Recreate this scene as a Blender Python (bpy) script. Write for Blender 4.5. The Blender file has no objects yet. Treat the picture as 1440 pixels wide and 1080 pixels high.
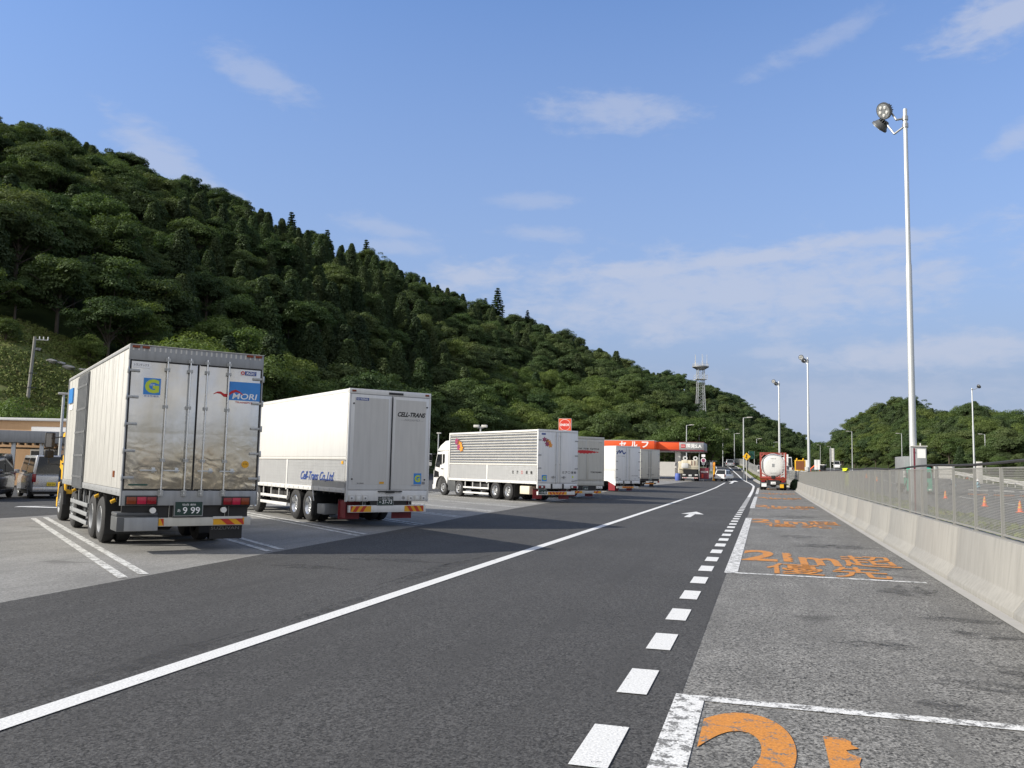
import bpy, bmesh, math, random
import numpy as np
from mathutils import Vector, Matrix
rad = math.radians
random.seed(7)
scn = bpy.context.scene
COL = scn.collection
# ------------------------------------------------------------------ helpers
def link(o, parent=None):
    COL.objects.link(o)
    if parent is not None: o.parent = parent
    return o
def tag(o, label=None, cat=None, group=None, kind=None):
    if label: o['label'] = label
    if cat: o['category'] = cat
    if group: o['group'] = group
    if kind: o['kind'] = kind
    return o
def thing(name, label, cat, loc=(0, 0, 0), rz=0.0, group=None):
    o = bpy.data.objects.new(name, None)
    o.empty_display_size = 0.3
    link(o); o.location = loc; o.rotation_euler = (0, 0, rz)
    return tag(o, label, cat, group)
def copy_tree(o, parent=None):
    c = o.copy(); COL.objects.link(c)
    if parent is not None: c.parent = parent
    for ch in o.children: copy_tree(ch, c)
    return c
class MB:
    def __init__(s): s.v = []; s.f = []; s.m = []
    def add(s, vs, fs, mi=0):
        b = len(s.v); s.v += [tuple(p) for p in vs]
        for f in fs: s.f.append(tuple(b + i for i in f)); s.m.append(mi)
        return s
    def box(s, x0, x1, y0, y1, z0, z1, mi=0):
        return s.add([(x0, y0, z0), (x1, y0, z0), (x1, y1, z0), (x0, y1, z0), (x0, y0, z1), (x1, y0, z1), (x1, y1, z1), (x0, y1, z1)],
                     [(0, 3, 2, 1), (4, 5, 6, 7), (0, 1, 5, 4), (1, 2, 6, 5), (2, 3, 7, 6), (3, 0, 4, 7)], mi)
    def quad(s, a, b, c, d, mi=0): return s.add([a, b, c, d], [(0, 1, 2, 3)], mi)
    def poly(s, pts, mi=0): return s.add(pts, [tuple(range(len(pts)))], mi)
    def cyl(s, p0, p1, r0, r1=None, n=12, mi=0, caps=True):
        r1 = r0 if r1 is None else r1
        p0 = Vector(p0); p1 = Vector(p1); d = (p1 - p0).normalized()
        a = d.orthogonal().normalized(); b = d.cross(a)
        vs = []
        for p, r in ((p0, r0), (p1, r1)):
            for i in range(n):
                t = 2 * math.pi * i / n
                vs.append(p + a * (r * math.cos(t)) + b * (r * math.sin(t)))
        fs = [(i, (i + 1) % n, n + (i + 1) % n, n + i) for i in range(n)]
        if caps: fs += [tuple(range(n - 1, -1, -1)), tuple(range(n, 2 * n))]
        return s.add(vs, fs, mi)
    def tube(s, pts, r, n=8, mi=0):
        for a, b in zip(pts[:-1], pts[1:]): s.cyl(a, b, r, n=n, mi=mi)
        return s
    def lathe(s, prof, axis='x', n=28, mi=0, c=(0, 0, 0)):
        vs = []; k = len(prof)
        for i in range(n):
            t = 2 * math.pi * i / n
            for a, r in prof:
                if axis == 'x': q = (a, r * math.cos(t), r * math.sin(t))
                elif axis == 'y': q = (r * math.cos(t), a, r * math.sin(t))
                else: q = (r * math.cos(t), r * math.sin(t), a)
                vs.append((q[0] + c[0], q[1] + c[1], q[2] + c[2]))
        fs = []
        for i in range(n):
            j = (i + 1) % n
            for q in range(k - 1): fs.append((i * k + q, j * k + q, j * k + q + 1, i * k + q + 1))
        return s.add(vs, fs, mi)
    def prism(s, pts, plane, a, b, mi=0):
        # pts: 2d polygon; plane 'yz' extruded along x (a..b), 'xz' along y, 'xy' along z
        f = {'yz': lambda p, t: (t, p[0], p[1]), 'xz': lambda p, t: (p[0], t, p[1]), 'xy': lambda p, t: (p[0], p[1], t)}[plane]
        n = len(pts)
        return s.add([f(p, a) for p in pts] + [f(p, b) for p in pts],
                     [tuple(range(n)), tuple(range(2 * n - 1, n - 1, -1))] + [(i, n + i, n + (i + 1) % n, (i + 1) % n) for i in range(n)], mi)
    def loft(s, secs, mi=0, caps=True):
        n = len(secs[0]); vs = [p for c in secs for p in c]; fs = []
        for k in range(len(secs) - 1):
            for i in range(n): j = (i + 1) % n; fs.append((k * n + i, k * n + j, (k + 1) * n + j, (k + 1) * n + i))
        if caps: fs += [tuple(range(n)), tuple(range((len(secs) - 1) * n, len(secs) * n))]
        return s.add(vs, fs, mi)
    def build(s, name, mats, parent=None, smooth=False, bevel=0.0, seg=2, recalc=True):
        me = bpy.data.meshes.new(name)
        me.from_pydata(s.v, [], s.f)
        if not isinstance(mats, (list, tuple)): mats = [mats]
        for m in mats: me.materials.append(m)
        me.polygons.foreach_set('material_index', s.m)
        if recalc or bevel:
            bm = bmesh.new(); bm.from_mesh(me)
            if recalc: bmesh.ops.recalc_face_normals(bm, faces=bm.faces)
            if bevel:
                es = [e for e in bm.edges if len(e.link_faces) == 2 and e.calc_face_angle(0) > 0.5]
                bmesh.ops.bevel(bm, geom=es, offset=bevel, segments=seg, affect='EDGES', profile=0.5, clamp_overlap=True)
                smooth = True
            bm.to_mesh(me); bm.free()
        if smooth:
            me.polygons.foreach_set('use_smooth', [True] * len(me.polygons))
            me.set_sharp_from_angle(angle=rad(40))
        me.update()
        return link(bpy.data.objects.new(name, me), parent)
# ------------------------------------------------------------------ materials
class NT:
    def __init__(s, name):
        s.mat = bpy.data.materials.new(name); s.mat.use_nodes = True
        s.t = s.mat.node_tree; s.b = s.t.nodes['Principled BSDF']
        s.obj = s.n('ShaderNodeTexCoord').outputs['Object']
    def n(s, ty, **kw):
        x = s.t.nodes.new(ty)
        for k, v in kw.items(): setattr(x, k, v)
        return x
    def L(s, a, b): s.t.links.new(a, b)
    def mapping(s, vec, scale=(1, 1, 1)):
        m = s.n('ShaderNodeMapping'); m.inputs['Scale'].default_value = scale; s.L(vec, m.inputs['Vector']); return m.outputs[0]
    def noise(s, scale, detail=3, rough=0.55, vec=None, dist=0):
        x = s.n('ShaderNodeTexNoise'); x.inputs['Scale'].default_value = scale; x.inputs['Detail'].default_value = detail
        x.inputs['Roughness'].default_value = rough; x.inputs['Distortion'].default_value = dist
        s.L(vec if vec is not None else s.obj, x.inputs['Vector']); return x.outputs['Fac']
    def ramp(s, fac, stops):
        r = s.n('ShaderNodeValToRGB'); e = r.color_ramp.elements
        while len(e) < len(stops): e.new(0.5)
        for q, (p, c) in zip(e, stops): q.position = p; q.color = c if len(c) == 4 else (*c, 1)
        s.L(fac, r.inputs[0]); return r.outputs[0]
    def mix(s, fac, a, b, mode='MIX'):
        m = s.n('ShaderNodeMix', data_type='RGBA', blend_type=mode)
        for sock, v in ((m.inputs[0], fac), (m.inputs[6], a), (m.inputs[7], b)):
            if hasattr(v, 'is_linked'): s.L(v, sock)
            elif isinstance(v, (int, float)): sock.default_value = v
            else: sock.default_value = (*v, 1) if len(v) == 3 else v
        return m.outputs[2]
    def math(s, op, a, b=0.0, clamp=False):
        m = s.n('ShaderNodeMath', operation=op); m.use_clamp = clamp
        for sock, v in zip(m.inputs, (a, b)):
            if hasattr(v, 'is_linked'): s.L(v, sock)
            else: sock.default_value = v
        return m.outputs[0]
    def col(s, c): 
        if hasattr(c, 'is_linked'): s.L(c, s.b.inputs['Base Color'])
        else: s.b.inputs['Base Color'].default_value = (*c, 1)
    def set(s, **kw):
        for k, v in kw.items():
            k = {'rough': 'Roughness', 'metal': 'Metallic', 'spec': 'Specular IOR Level', 'coat': 'Coat Weight', 'alpha': 'Alpha'}[k]
            if hasattr(v, 'is_linked'): s.L(v, s.b.inputs[k])
            else: s.b.inputs[k].default_value = v
    def bump(s, h, strength=0.3, dist=0.01):
        b = s.n('ShaderNodeBump'); b.inputs['Strength'].default_value = strength; b.inputs['Distance'].default_value = dist
        s.L(h, b.inputs['Height']); s.L(b.outputs[0], s.b.inputs['Normal'])
def mul(c, k): return tuple(min(1, x * k) for x in c[:3])
def pm(name, c, rough=0.5, metal=0.0, var=0.12, scale=2.5, streak=0.0, bump=0.0, bscale=40, coat=0.0, spec=0.5):
    m = NT(name)
    x = m.mix(m.noise(scale, 4), mul(c, 1 - var), mul(c, 1 + var))
    if streak:
        st = m.noise(3.0, 4, 0.6, m.mapping(m.obj, (3.0, 3.0, 0.25)))
        x = m.mix(m.ramp(st, [(0.42, (0, 0, 0)), (0.75, (1, 1, 1))]), x, mul(c, 1 - streak))
    m.col(x); m.set(rough=m.math('ADD', m.math('MULTIPLY', m.noise(scale * 3, 2), 0.2), rough - 0.1, True), metal=metal, coat=coat, spec=spec)
    if bump: m.bump(m.noise(bscale, 3), bump, 0.01)
    return m.mat
M = {}
WHITE = (0.70, 0.70, 0.685)
M['white'] = pm('white_paint', WHITE, 0.35, var=0.04, coat=0.2, streak=0.08)
M['whitedoor'] = pm('white_door', (0.70, 0.71, 0.72), 0.45, var=0.04, streak=0.1)
M['lgrey'] = pm('light_grey_panel', (0.58, 0.57, 0.54), 0.5, var=0.05, streak=0.1)
M['beige'] = pm('beige_panel', (0.52, 0.51, 0.46), 0.4, var=0.05, streak=0.12)
M['cream'] = pm('cream_paint', (0.66, 0.60, 0.46), 0.45, var=0.1)
M['sidepanel'] = pm('old_white_panel', (0.55, 0.545, 0.52), 0.45, 0.2, var=0.1, streak=0.3)
M['grey'] = pm('grey_metal', (0.32, 0.33, 0.34), 0.5, 0.3, var=0.15, streak=0.2)
M['dgrey'] = pm('dark_grey_metal', (0.09, 0.095, 0.10), 0.5, 0.2, var=0.2)
M['steel'] = pm('galvanised_steel', (0.55, 0.57, 0.58), 0.42, 0.75, var=0.12, scale=6)
M['pole'] = pm('galvanised_pole', (0.52, 0.54, 0.55), 0.5, 0.45, var=0.1, scale=8)
M['bright'] = pm('polished_steel', (0.72, 0.73, 0.74), 0.25, 0.9, var=0.06)
M['alu'] = pm('ribbed_aluminium', (0.56, 0.57, 0.58), 0.42, 0.55, var=0.06, streak=0.1)
M['corr'] = pm('corrugated_aluminium', (0.50, 0.50, 0.49), 0.27, 0.85, var=0.04, scale=1.0)
M['black'] = pm('black_metal', (0.018, 0.018, 0.019), 0.55, var=0.3)
M['wire'] = pm('fence_wire', (0.30, 0.30, 0.285), 0.5, 0.3, var=0.15, scale=2)
M['hingesteel'] = pm('dull_steel', (0.40, 0.41, 0.41), 0.4, 0.7, var=0.15, scale=8)
def stain():
    m = NT('oil_stain'); m.col(m.mix(m.noise(40, 3), (0.04, 0.04, 0.04), (0.09, 0.088, 0.084))); m.set(rough=.8, spec=.3)
    m.set(alpha=m.ramp(m.noise(5.0, 5, 0.7), [(.40, (0, 0, 0)), (.64, (.5, .5, .5))])); return m.mat
M['stain'] = stain()
M['rubber'] = pm('tyre_rubber', (0.022, 0.022, 0.023), 0.8, var=0.3, scale=8, bump=0.2)
M['flapblack'] = pm('black_flap', (0.014, 0.014, 0.015), 0.6, var=0.2)
M['flapred'] = pm('dark_red_flap', (0.20, 0.012, 0.02), 0.5, var=0.15)
M['red'] = pm('red_paint', (0.42, 0.05, 0.03), 0.45, var=0.15, streak=0.2)
M['redframe'] = pm('faded_red_frame', (0.33, 0.055, 0.04), 0.5, var=0.18, streak=0.2)
M['lensred'] = pm('red_lens', (0.22, 0.008, 0.015), 0.15, var=0.1)
M['lenspink'] = pm('bright_red_lens', (0.42, 0.015, 0.05), 0.15, var=0.1)
M['lensamber'] = pm('amber_lens', (0.20, 0.035, 0.008), 0.2, var=0.1)
M['lensclear'] = pm('clear_lens', (0.72, 0.72, 0.70), 0.12, var=0.05)
M['yellow'] = pm('yellow_paint', (0.75, 0.42, 0.015), 0.4, var=0.08)
M['chevy'] = pm('reflector_yellow', (0.72, 0.36, 0.012), 0.35, var=0.08)
M['chevr'] = pm('reflector_red', (0.48, 0.035, 0.015), 0.35, var=0.08)
M['plate'] = pm('green_number_plate', (0.008, 0.035, 0.028), 0.4, var=0.1)
M['platey'] = pm('yellow_number_plate', (0.75, 0.55, 0.03), 0.4, var=0.1)
M['ink'] = pm('black_lettering', (0.015, 0.015, 0.016), 0.5, var=0.1)
M['inkgrey'] = pm('grey_lettering', (0.22, 0.22, 0.23), 0.5, var=0.1)
M['inkblue'] = pm('blue_lettering', (0.02, 0.06, 0.26), 0.45, var=0.1)
M['inkwhite'] = pm('white_lettering', (0.82, 0.82, 0.82), 0.45, var=0.04)
M['inkred'] = pm('red_lettering', (0.50, 0.01, 0.015), 0.45, var=0.1)
M['skyblue'] = pm('blue_signboard', (0.03, 0.22, 0.60), 0.35, var=0.1)
M['lime'] = pm('lime_lettering', (0.50, 0.62, 0.04), 0.4, var=0.1)
M['leaforange'] = pm('orange_decal', (0.70, 0.28, 0.04), 0.4, var=0.2)
M['leafpurple'] = pm('purple_decal', (0.28, 0.05, 0.12), 0.4, var=0.2)
M['leafbrown'] = pm('brown_decal', (0.22, 0.08, 0.03), 0.4, var=0.2)
M['orange'] = pm('orange_fascia', (0.78, 0.10, 0.022), 0.4, var=0.05)
M['coneorange'] = pm('orange_cone', (0.85, 0.13, 0.02), 0.5, var=0.06)
M['hivis'] = pm('yellow_hivis_cloth', (0.72, 0.85, 0.02), 0.7, var=0.1)
M['green'] = pm('teal_green', (0.03, 0.34, 0.22), 0.5, var=0.1)
M['dgreen'] = pm('green_signboard', (0.006, 0.06, 0.045), 0.5, var=0.1)
M['blue'] = pm('blue_paint', (0.08, 0.13, 0.42), 0.5, var=0.1)
M['maroon'] = pm('maroon_board', (0.16, 0.02, 0.035), 0.5, var=0.1)
M['silverpaint'] = pm('silver_car_paint', (0.45, 0.46, 0.48), 0.28, 0.5, var=0.04, coat=0.6)
M['whitecar'] = pm('white_car_paint', (0.80, 0.80, 0.80), 0.25, var=0.03, coat=0.7)
M['blackcar'] = pm('black_car_paint', (0.012, 0.012, 0.016), 0.2, var=0.05, coat=0.8)
M['plastic'] = pm('dark_plastic', (0.03, 0.03, 0.032), 0.5, var=0.1)
M['skin'] = pm('skin', (0.45, 0.26, 0.18), 0.6, var=0.1)
M['cloth'] = pm('pale_blue_cloth', (0.22, 0.45, 0.55), 0.8, var=0.15)
M['trouser'] = pm('navy_cloth', (0.05, 0.07, 0.12), 0.8, var=0.15)
M['wood'] = pm('wood_post', (0.30, 0.24, 0.17), 0.8, var=0.2)
def glass(name, c=(0.012, 0.014, 0.016), rough=0.06):
    m = NT(name); m.col(m.mix(m.noise(1.5, 2), mul(c, 0.8), mul(c, 1.3))); m.set(rough=rough, spec=0.5); return m.mat
M['glass'] = glass('tinted_glass')
M['mirror'] = pm('mirror_glass', (0.16, 0.16, 0.17), 0.05, 1.0, var=0.02)
def tarnish():
    m = NT('tarnished_stainless_door')
    st = m.noise(2.0, 4, 0.6, m.mapping(m.obj, (2.5, 2.5, 0.35)))
    c = m.mix(st, (0.52, 0.52, 0.52), (0.72, 0.72, 0.70))
    c = m.mix(m.ramp(m.noise(1.1, 4, 0.6, m.mapping(m.obj, (1.0, 1.0, 0.55))), [(0.42, (0, 0, 0)), (0.68, (0.8, 0.8, 0.8))]), c, (0.50, 0.45, 0.35))
    sz0 = m.n('ShaderNodeSeparateXYZ'); m.L(m.obj, sz0.inputs[0])    # warm reflection of sunlit pavement painted low on the doors
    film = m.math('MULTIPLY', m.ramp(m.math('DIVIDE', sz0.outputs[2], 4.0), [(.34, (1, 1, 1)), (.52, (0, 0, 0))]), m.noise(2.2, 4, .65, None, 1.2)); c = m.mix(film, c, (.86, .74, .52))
    m.col(c); m.set(metal=0.92, rough=m.math('ADD', m.math('MULTIPLY', m.noise(2.3, 3), 0.22), 0.12))
    h = m.math('ADD', m.noise(1.6, 2, 0.5, m.mapping(m.obj, (1, 1, 1.6)), 0.6), m.math('MULTIPLY', m.noise(0.9, 2), 0.8))
    sz = m.n('ShaderNodeSeparateXYZ'); m.L(m.obj, sz.inputs[0])      # dents and buckles low on the doors
    dent = m.ramp(m.math('DIVIDE', sz.outputs[2], 4.0), [(.30, (1, 1, 1)), (.55, (.16, .16, .16))])
    m.bump(m.math('MULTIPLY', m.math('ADD', h, m.math('MULTIPLY', m.noise(3.2, 2, .5, None, .8), .55)), dent), 0.42, 0.10)
    return m.mat
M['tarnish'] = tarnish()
def asphalt(name, c, grain, gscale, patch, pscale, bump=0.6, stain=0.0, coarse=None):
    m = NT(name)
    g = m.noise(gscale, 2, 0.6)
    v = m.n('ShaderNodeTexVoronoi'); v.inputs['Scale'].default_value = gscale * 0.8; m.L(m.obj, v.inputs['Vector'])
    gg = m.math('ADD', m.math('MULTIPLY', g, 0.6), m.math('MULTIPLY', v.outputs['Color'], 0.4))
    x = m.mix(m.ramp(gg, [(0.3, (0, 0, 0)), (0.72, (1, 1, 1))]), mul(c, 1 - grain), mul(c, 1 + grain))
    p = m.noise(pscale, 5, 0.6)
    x = m.mix(m.ramp(p, [(0.3, (0, 0, 0)), (0.7, (1, 1, 1))]), m.mix(1.0, x, (1 - patch,) * 3, 'MULTIPLY'), x)
    p2 = m.noise(0.9, 4, 0.65, m.mapping(m.obj, (2.2, 0.25, 1)))   # long wheel streaks along the road
    x = m.mix(m.ramp(p2, [(0.48, (0, 0, 0)), (0.8, (1, 1, 1))]), x, mul(c, 1 - patch * 1.3))
    if stain:
        q = m.noise(0.8, 3, 0.5, m.mapping(m.obj, (0.5, 0.9, 1)), 0.5)
        x = m.mix(m.ramp(q, [(0.66, (0, 0, 0)), (0.72, (stain,) * 3)]), x, mul(c, 0.25))
    m.col(x); m.set(rough=0.88, spec=0.3)
    m.bump(gg, bump, 0.012)
    return m.mat
M['road'] = asphalt('dark_asphalt', (0.079, 0.0775, 0.075), 0.72, 74, 0.24, 0.22, 1.0)
M['stallpave'] = asphalt('grey_rough_asphalt', (0.215, 0.210, 0.196), 0.85, 68, 0.30, 0.55, 1.0, stain=0.6)
M['baypave'] = asphalt('pale_bay_pavement', (0.27, 0.265, 0.25), 0.36, 60, 0.30, 0.4, 0.6, stain=0.45)
M['oldroad'] = asphalt('old_expressway_asphalt', (0.10, 0.10, 0.10), 0.3, 40, 0.22, 0.2, 0.4)
M['concrete'] = pm('concrete', (0.27, 0.263, 0.243), 0.85, var=0.14, scale=1.1, streak=0.2, bump=0.25, bscale=30)
M['kerbc'] = pm('kerb_concrete', (0.36, 0.35, 0.33), 0.9, var=0.15, scale=3, bump=0.2)
def paint(name, c, wear, under, sc=7.0):
    m = NT(name)
    a = m.noise(sc, 6, 0.72); b = m.noise(60, 2, 0.5)
    w = m.math('ADD', m.math('MULTIPLY', a, 0.75), m.math('MULTIPLY', b, 0.25))
    k = m.ramp(w, [(wear - 0.03, (0, 0, 0)), (wear + 0.03, (1, 1, 1))])
    cc = m.mix(m.ramp(m.noise(55, 2), [(.3, (0, 0, 0)), (.7, (1, 1, 1))]), mul(c, 0.70), mul(c, 1.06))
    m.col(m.mix(k, under, cc)); m.set(rough=0.75, spec=0.35); m.bump(m.noise(60, 2), 0.4, 0.008)
    return m.mat
M['lineW'] = paint('white_road_paint', (0.72, 0.72, 0.70), 0.37, (0.07, 0.07, 0.07))
M['lineWorn'] = paint('worn_white_paint', (0.68, 0.68, 0.65), 0.475, (0.22, 0.215, 0.20))
M['lineStall'] = paint('stall_white_paint', (0.74, 0.74, 0.72), 0.478, (0.16, 0.158, 0.15), 9)
M['lineO'] = paint('orange_road_paint', (0.60, 0.245, 0.048), 0.44, (0.15, 0.148, 0.14), 9)
def ground_mat():
    m = NT('verge_soil_and_grass')
    a = m.noise(0.12, 5, 0.6); b = m.noise(3.0, 5, 0.7)
    x = m.mix(m.ramp(a, [(0.4, (0, 0, 0)), (0.6, (1, 1, 1))]), m.mix(b, (0.04, 0.06, 0.02), (0.10, 0.12, 0.045)), m.mix(b, (0.10, 0.10, 0.085), (0.19, 0.18, 0.15)))
    m.col(x); m.set(rough=0.95, spec=0.2); m.bump(b, 0.6, 0.06); return m.mat
M['ground'] = ground_mat()
def hill_mat():
    m = NT('forest_floor'); b = m.noise(0.5, 6, 0.7)
    m.col(m.mix(b, (0.012, 0.02, 0.007), (0.05, 0.07, 0.022))); m.set(rough=1, spec=0.1); m.bump(b, 0.8, 0.5); return m.mat
M['hill'] = hill_mat()
def grass_mat(name, a, b, c):
    m = NT(name); x = m.mix(m.noise(0.35, 4, 0.7), a, b)
    x = m.mix(m.ramp(m.noise(1.6, 3, 0.6), [(0.5, (0, 0, 0)), (0.75, (1, 1, 1))]), x, c)
    m.col(x); m.set(rough=0.8, spec=0.2)
    return m.mat
M['grass'] = grass_mat('slope_grass', (0.09, 0.125, 0.035), (0.16, 0.19, 0.05), (0.17, 0.15, 0.07))
M['bank'] = grass_mat('bank_turf', (0.07, 0.10, 0.03), (0.16, 0.18, 0.05), (0.17, 0.14, 0.07))
M['brightred'] = pm('bright_red', (0.66, 0.05, 0.03), 0.4, var=0.05)
def leaf_mat(name, a, b, c):
    m = NT(name)
    inf = m.n('ShaderNodeObjectInfo')
    x = m.mix(m.noise(0.55, 3, 0.6), a, b)
    x = m.mix(m.math('MULTIPLY', inf.outputs['Random'], 0.85), x, c)
    wh = m.n('ShaderNodeTexWhiteNoise', noise_dimensions='1D'); m.L(inf.outputs['Random'], wh.inputs['W']); x = m.mix(1.0, x, m.ramp(wh.outputs['Value'], [(0, (.70, .78, .80)), (.5, (1.05, 1.1, 1.06)), (1, (1.45, 1.42, 1.25))]), 'MULTIPLY')
    m.t.nodes.remove(m.b)
    d = m.n('ShaderNodeBsdfDiffuse'); t = m.n('ShaderNodeBsdfTranslucent'); g = m.n('ShaderNodeBsdfGlossy'); g.inputs['Roughness'].default_value = 0.5
    m.L(x, d.inputs[0]); m.L(m.mix(1.0, x, (1.3, 1.35, 0.6), 'MULTIPLY'), t.inputs[0]); g.inputs[0].default_value = (0.5, 0.55, 0.5, 1)
    s1 = m.n('ShaderNodeMixShader'); s1.inputs[0].default_value = 0.30; m.L(d.outputs[0], s1.inputs[1]); m.L(t.outputs[0], s1.inputs[2])
    s2 = m.n('ShaderNodeMixShader'); s2.inputs[0].default_value = 0.025; m.L(s1.outputs[0], s2.inputs[1]); m.L(g.outputs[0], s2.inputs[2])
    m.L(s2.outputs[0], m.t.nodes['Material Output'].inputs[0])
    return m.mat
M['leafA'] = leaf_mat('broad_leaves', (0.044, 0.076, 0.030), (0.078, 0.114, 0.046), (0.088, 0.108, 0.048))
M['leafB'] = leaf_mat('fresh_leaves', (0.066, 0.105, 0.032), (0.110, 0.148, 0.048), (0.115, 0.140, 0.048))
M['leafC'] = leaf_mat('cedar_needles', (0.034, 0.060, 0.028), (0.058, 0.086, 0.038), (0.066, 0.084, 0.040))
M['bark'] = pm('bark', (0.085, 0.07, 0.055), 0.9, var=0.3, scale=4, bump=0.6, bscale=12)
M['twig'] = pm('dry_twigs', (0.16, 0.13, 0.10), 0.9, var=0.2)
# ------------------------------------------------------------------ lettering
def letters(name, s, parent, o, right, upv, w, h, mat, shear=0.0, bold=0.0, ext=0.0015, spacing=1.0, res=3):
    """flat raised letters: bounding box w x h, lower left corner at o, in the plane right/up of the parent"""
    c = bpy.data.curves.new(name, 'FONT'); c.body = s; c.shear = shear; c.offset = bold; c.space_character = spacing
    c.resolution_u = res
    t = bpy.data.objects.new(name, c); COL.objects.link(t)
    bpy.context.view_layer.update()
    me = bpy.data.meshes.new_from_object(t.evaluated_get(bpy.context.evaluated_depsgraph_get()))
    bpy.data.objects.remove(t); bpy.data.curves.remove(c)
    n = len(me.vertices)
    if n == 0: return None
    co = np.empty(n * 3); me.vertices.foreach_get('co', co); co = co.reshape(-1, 3)
    lo = co.min(0); hi = co.max(0); sx = w / max(1e-6, hi[0] - lo[0]); sy = h / max(1e-6, hi[1] - lo[1])
    R = np.array(Vector(right)); U = np.array(Vector(upv)); N = np.cross(R, U)
    P = np.array(o) + np.outer((co[:, 0] - lo[0]) * sx, R) + np.outer((co[:, 1] - lo[1]) * sy, U) + N * ext
    me.vertices.foreach_set('co', P.ravel()); me.materials.clear(); me.materials.append(mat); me.update(); me.name = name
    return link(bpy.data.objects.new(name, me), parent)
XV, YV, ZV = (1, 0, 0), (0, 1, 0), (0, 0, 1)
# ------------------------------------------------------------------ ground profile
RY = [-1600, 70, 90, 117, 130, 160, 195, 240, 300, 400, 1600]; RZ = [0, 0, .08, .40, .60, 1.55, 2.75, 3.6, 4.2, 4.6, 4.8]
def gz(x, y):
    z = float(np.interp(y, RY, RZ))
    if x > 3.4: z -= .45 * min(1, (x - 3.4) / 2.4)
    return z
def grid(name, xs, ys, dz, mat):
    b = MB(); n = len(xs)
    b.add([(x, y, gz(x, y) + dz) for y in ys for x in xs], [(j * n + i, j * n + i + 1, (j + 1) * n + i + 1, (j + 1) * n + i) for j in range(len(ys) - 1) for i in range(n - 1)])
    return tag(b.build(name, mat, recalc=False), kind='structure')
def strip(name, rows, dz, mat, step=None):
    """ribbon of ground: rows (y, xl, xr), split wherever the ground profile bends"""
    ys = sorted(set([r[0] for r in rows] + [y for y in RY if rows[0][0] < y < rows[-1][0]]))
    if step: ys = sorted(set(ys + list(np.arange(rows[0][0], rows[-1][0], step))))
    b = MB(); R = []
    for y in ys:
        xl = float(np.interp(y, [r[0] for r in rows], [r[1] for r in rows])); xr = float(np.interp(y, [r[0] for r in rows], [r[2] for r in rows]))
        xs = [xl] + [k for k in (3.4, 5.8) if xl < k < xr] + [xr]
        R.append([(x, y, gz(x, y) + dz) for x in xs])
    for a, c in zip(R[:-1], R[1:]):
        k = min(len(a), len(c))
        for i in range(k - 1): b.quad(a[i], a[i + 1], c[i + 1], c[i])
    return tag(b.build(name, mat, recalc=False), kind='structure')
def flatpoly(b, pts, dz, mi=0): b.poly([(x, y, gz(x, y) + dz) for x, y in pts], mi)
# ------------------------------------------------------------------ ground, road, pavements
grid('ground', [-1600, -300, -90, -40, -10, 3.4, 5.8, 40, 120, 400, 1600], RY, -0.03, M['ground'])
BY = [-60, 8, 15.2, 24, 27, 42, 75, 95, 113, 122, 150]; BX = [-8.0, -8.62, -9.05, -9.48, -9.72, -10.3, -12.2, -11.2, -9.3, -8.3, -7.4]
bx = lambda y: float(np.interp(y, BY, BX))
EY = [-60, 82, 98.7, 109.4, 125.4, 156.5, 212, 300, 420]; EX = [-.98, -1.0, -1.06, -1.5, -2.6, -4.6, -8.5, -18, -40]
ex = lambda y: float(np.interp(y, EY, EX))
KY = [88, 100, 103.5, 107, 126.6, 150.7, 183.8, 212, 300, 420]; KX = [2.9, 2.6, 1.0, -.34, -1.36, -2.76, -4.9, -6.8, -16, -38]
kx = lambda y: float(np.interp(y, KY, KX))
road_rows = [(y, bx(y) if y < 150 else -7.4 - (y - 150) * .075, -0.62 if y < 100 else kx(y)) for y in (-60, 8, 15.2, 24, 27, 42, 75, 88, 95, 100.9, 101, 103.5, 107, 113, 122, 126.6, 150, 150.7, 183.8, 212)]
road_rows += [(300, -24, -16), (420, -48, -38)]
strip('road', road_rows, -0.008, M['road'])
strip('stall_pavement', [(-60, -0.62, 2.74), (88, -0.62, 2.74), (95, -.62, 2.7), (100.9, -0.62, 2.1)], -0.010, M['stallpave'])
strip('gutter', [(-60, 2.74, 2.90), (88, 2.74, 2.90)], -0.004, M['kerbc'])
strip('bay_pavement', [(y, -20.5, bx(y)) for y in (-60, 8, 15.2, 24, 27, 42, 75, 95)] + [(113, -20.5, bx(113)), (122, -20.5, bx(122))], -0.010, M['baypave'])
strip('station_forecourt', [(122, -34, bx(122)), (150, -34, -7.4)], -0.010, M['baypave'])
strip('parking_aisle', [(-60, -75, -20.5), (122, -75, -20.5)], -0.014, M['road'])
strip('expressway', [(-60, 11.5, 33), (200, 11.5, 33), (420, -6, 15)], -0.010, M['oldroad'])
# kerb beside the exit lane
kb = MB()
ks = [(kx(y), y) for y in (96, 100, 102, 103.5, 105, 107, 111, 116, 126.6, 138, 150.7, 167, 183.8, 212)]
for (x0, y0), (x1, y1) in zip(ks[:-1], ks[1:]):
    a = gz(x0, y0); c = gz(x1, y1)
    kb.add([(x0, y0, a - .05), (x0 + .45, y0, a - .05), (x0 + .45, y0, a + .14), (x0, y0, a + .13), (x1, y1, c - .05), (x1 + .45, y1, c - .05), (x1 + .45, y1, c + .14), (x1, y1, c + .13)],
           [(0, 1, 2, 3), (7, 6, 5, 4), (0, 3, 7, 4), (3, 2, 6, 7), (2, 1, 5, 6)])
tag(kb.build('kerb', M['kerbc']), kind='structure')
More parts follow.
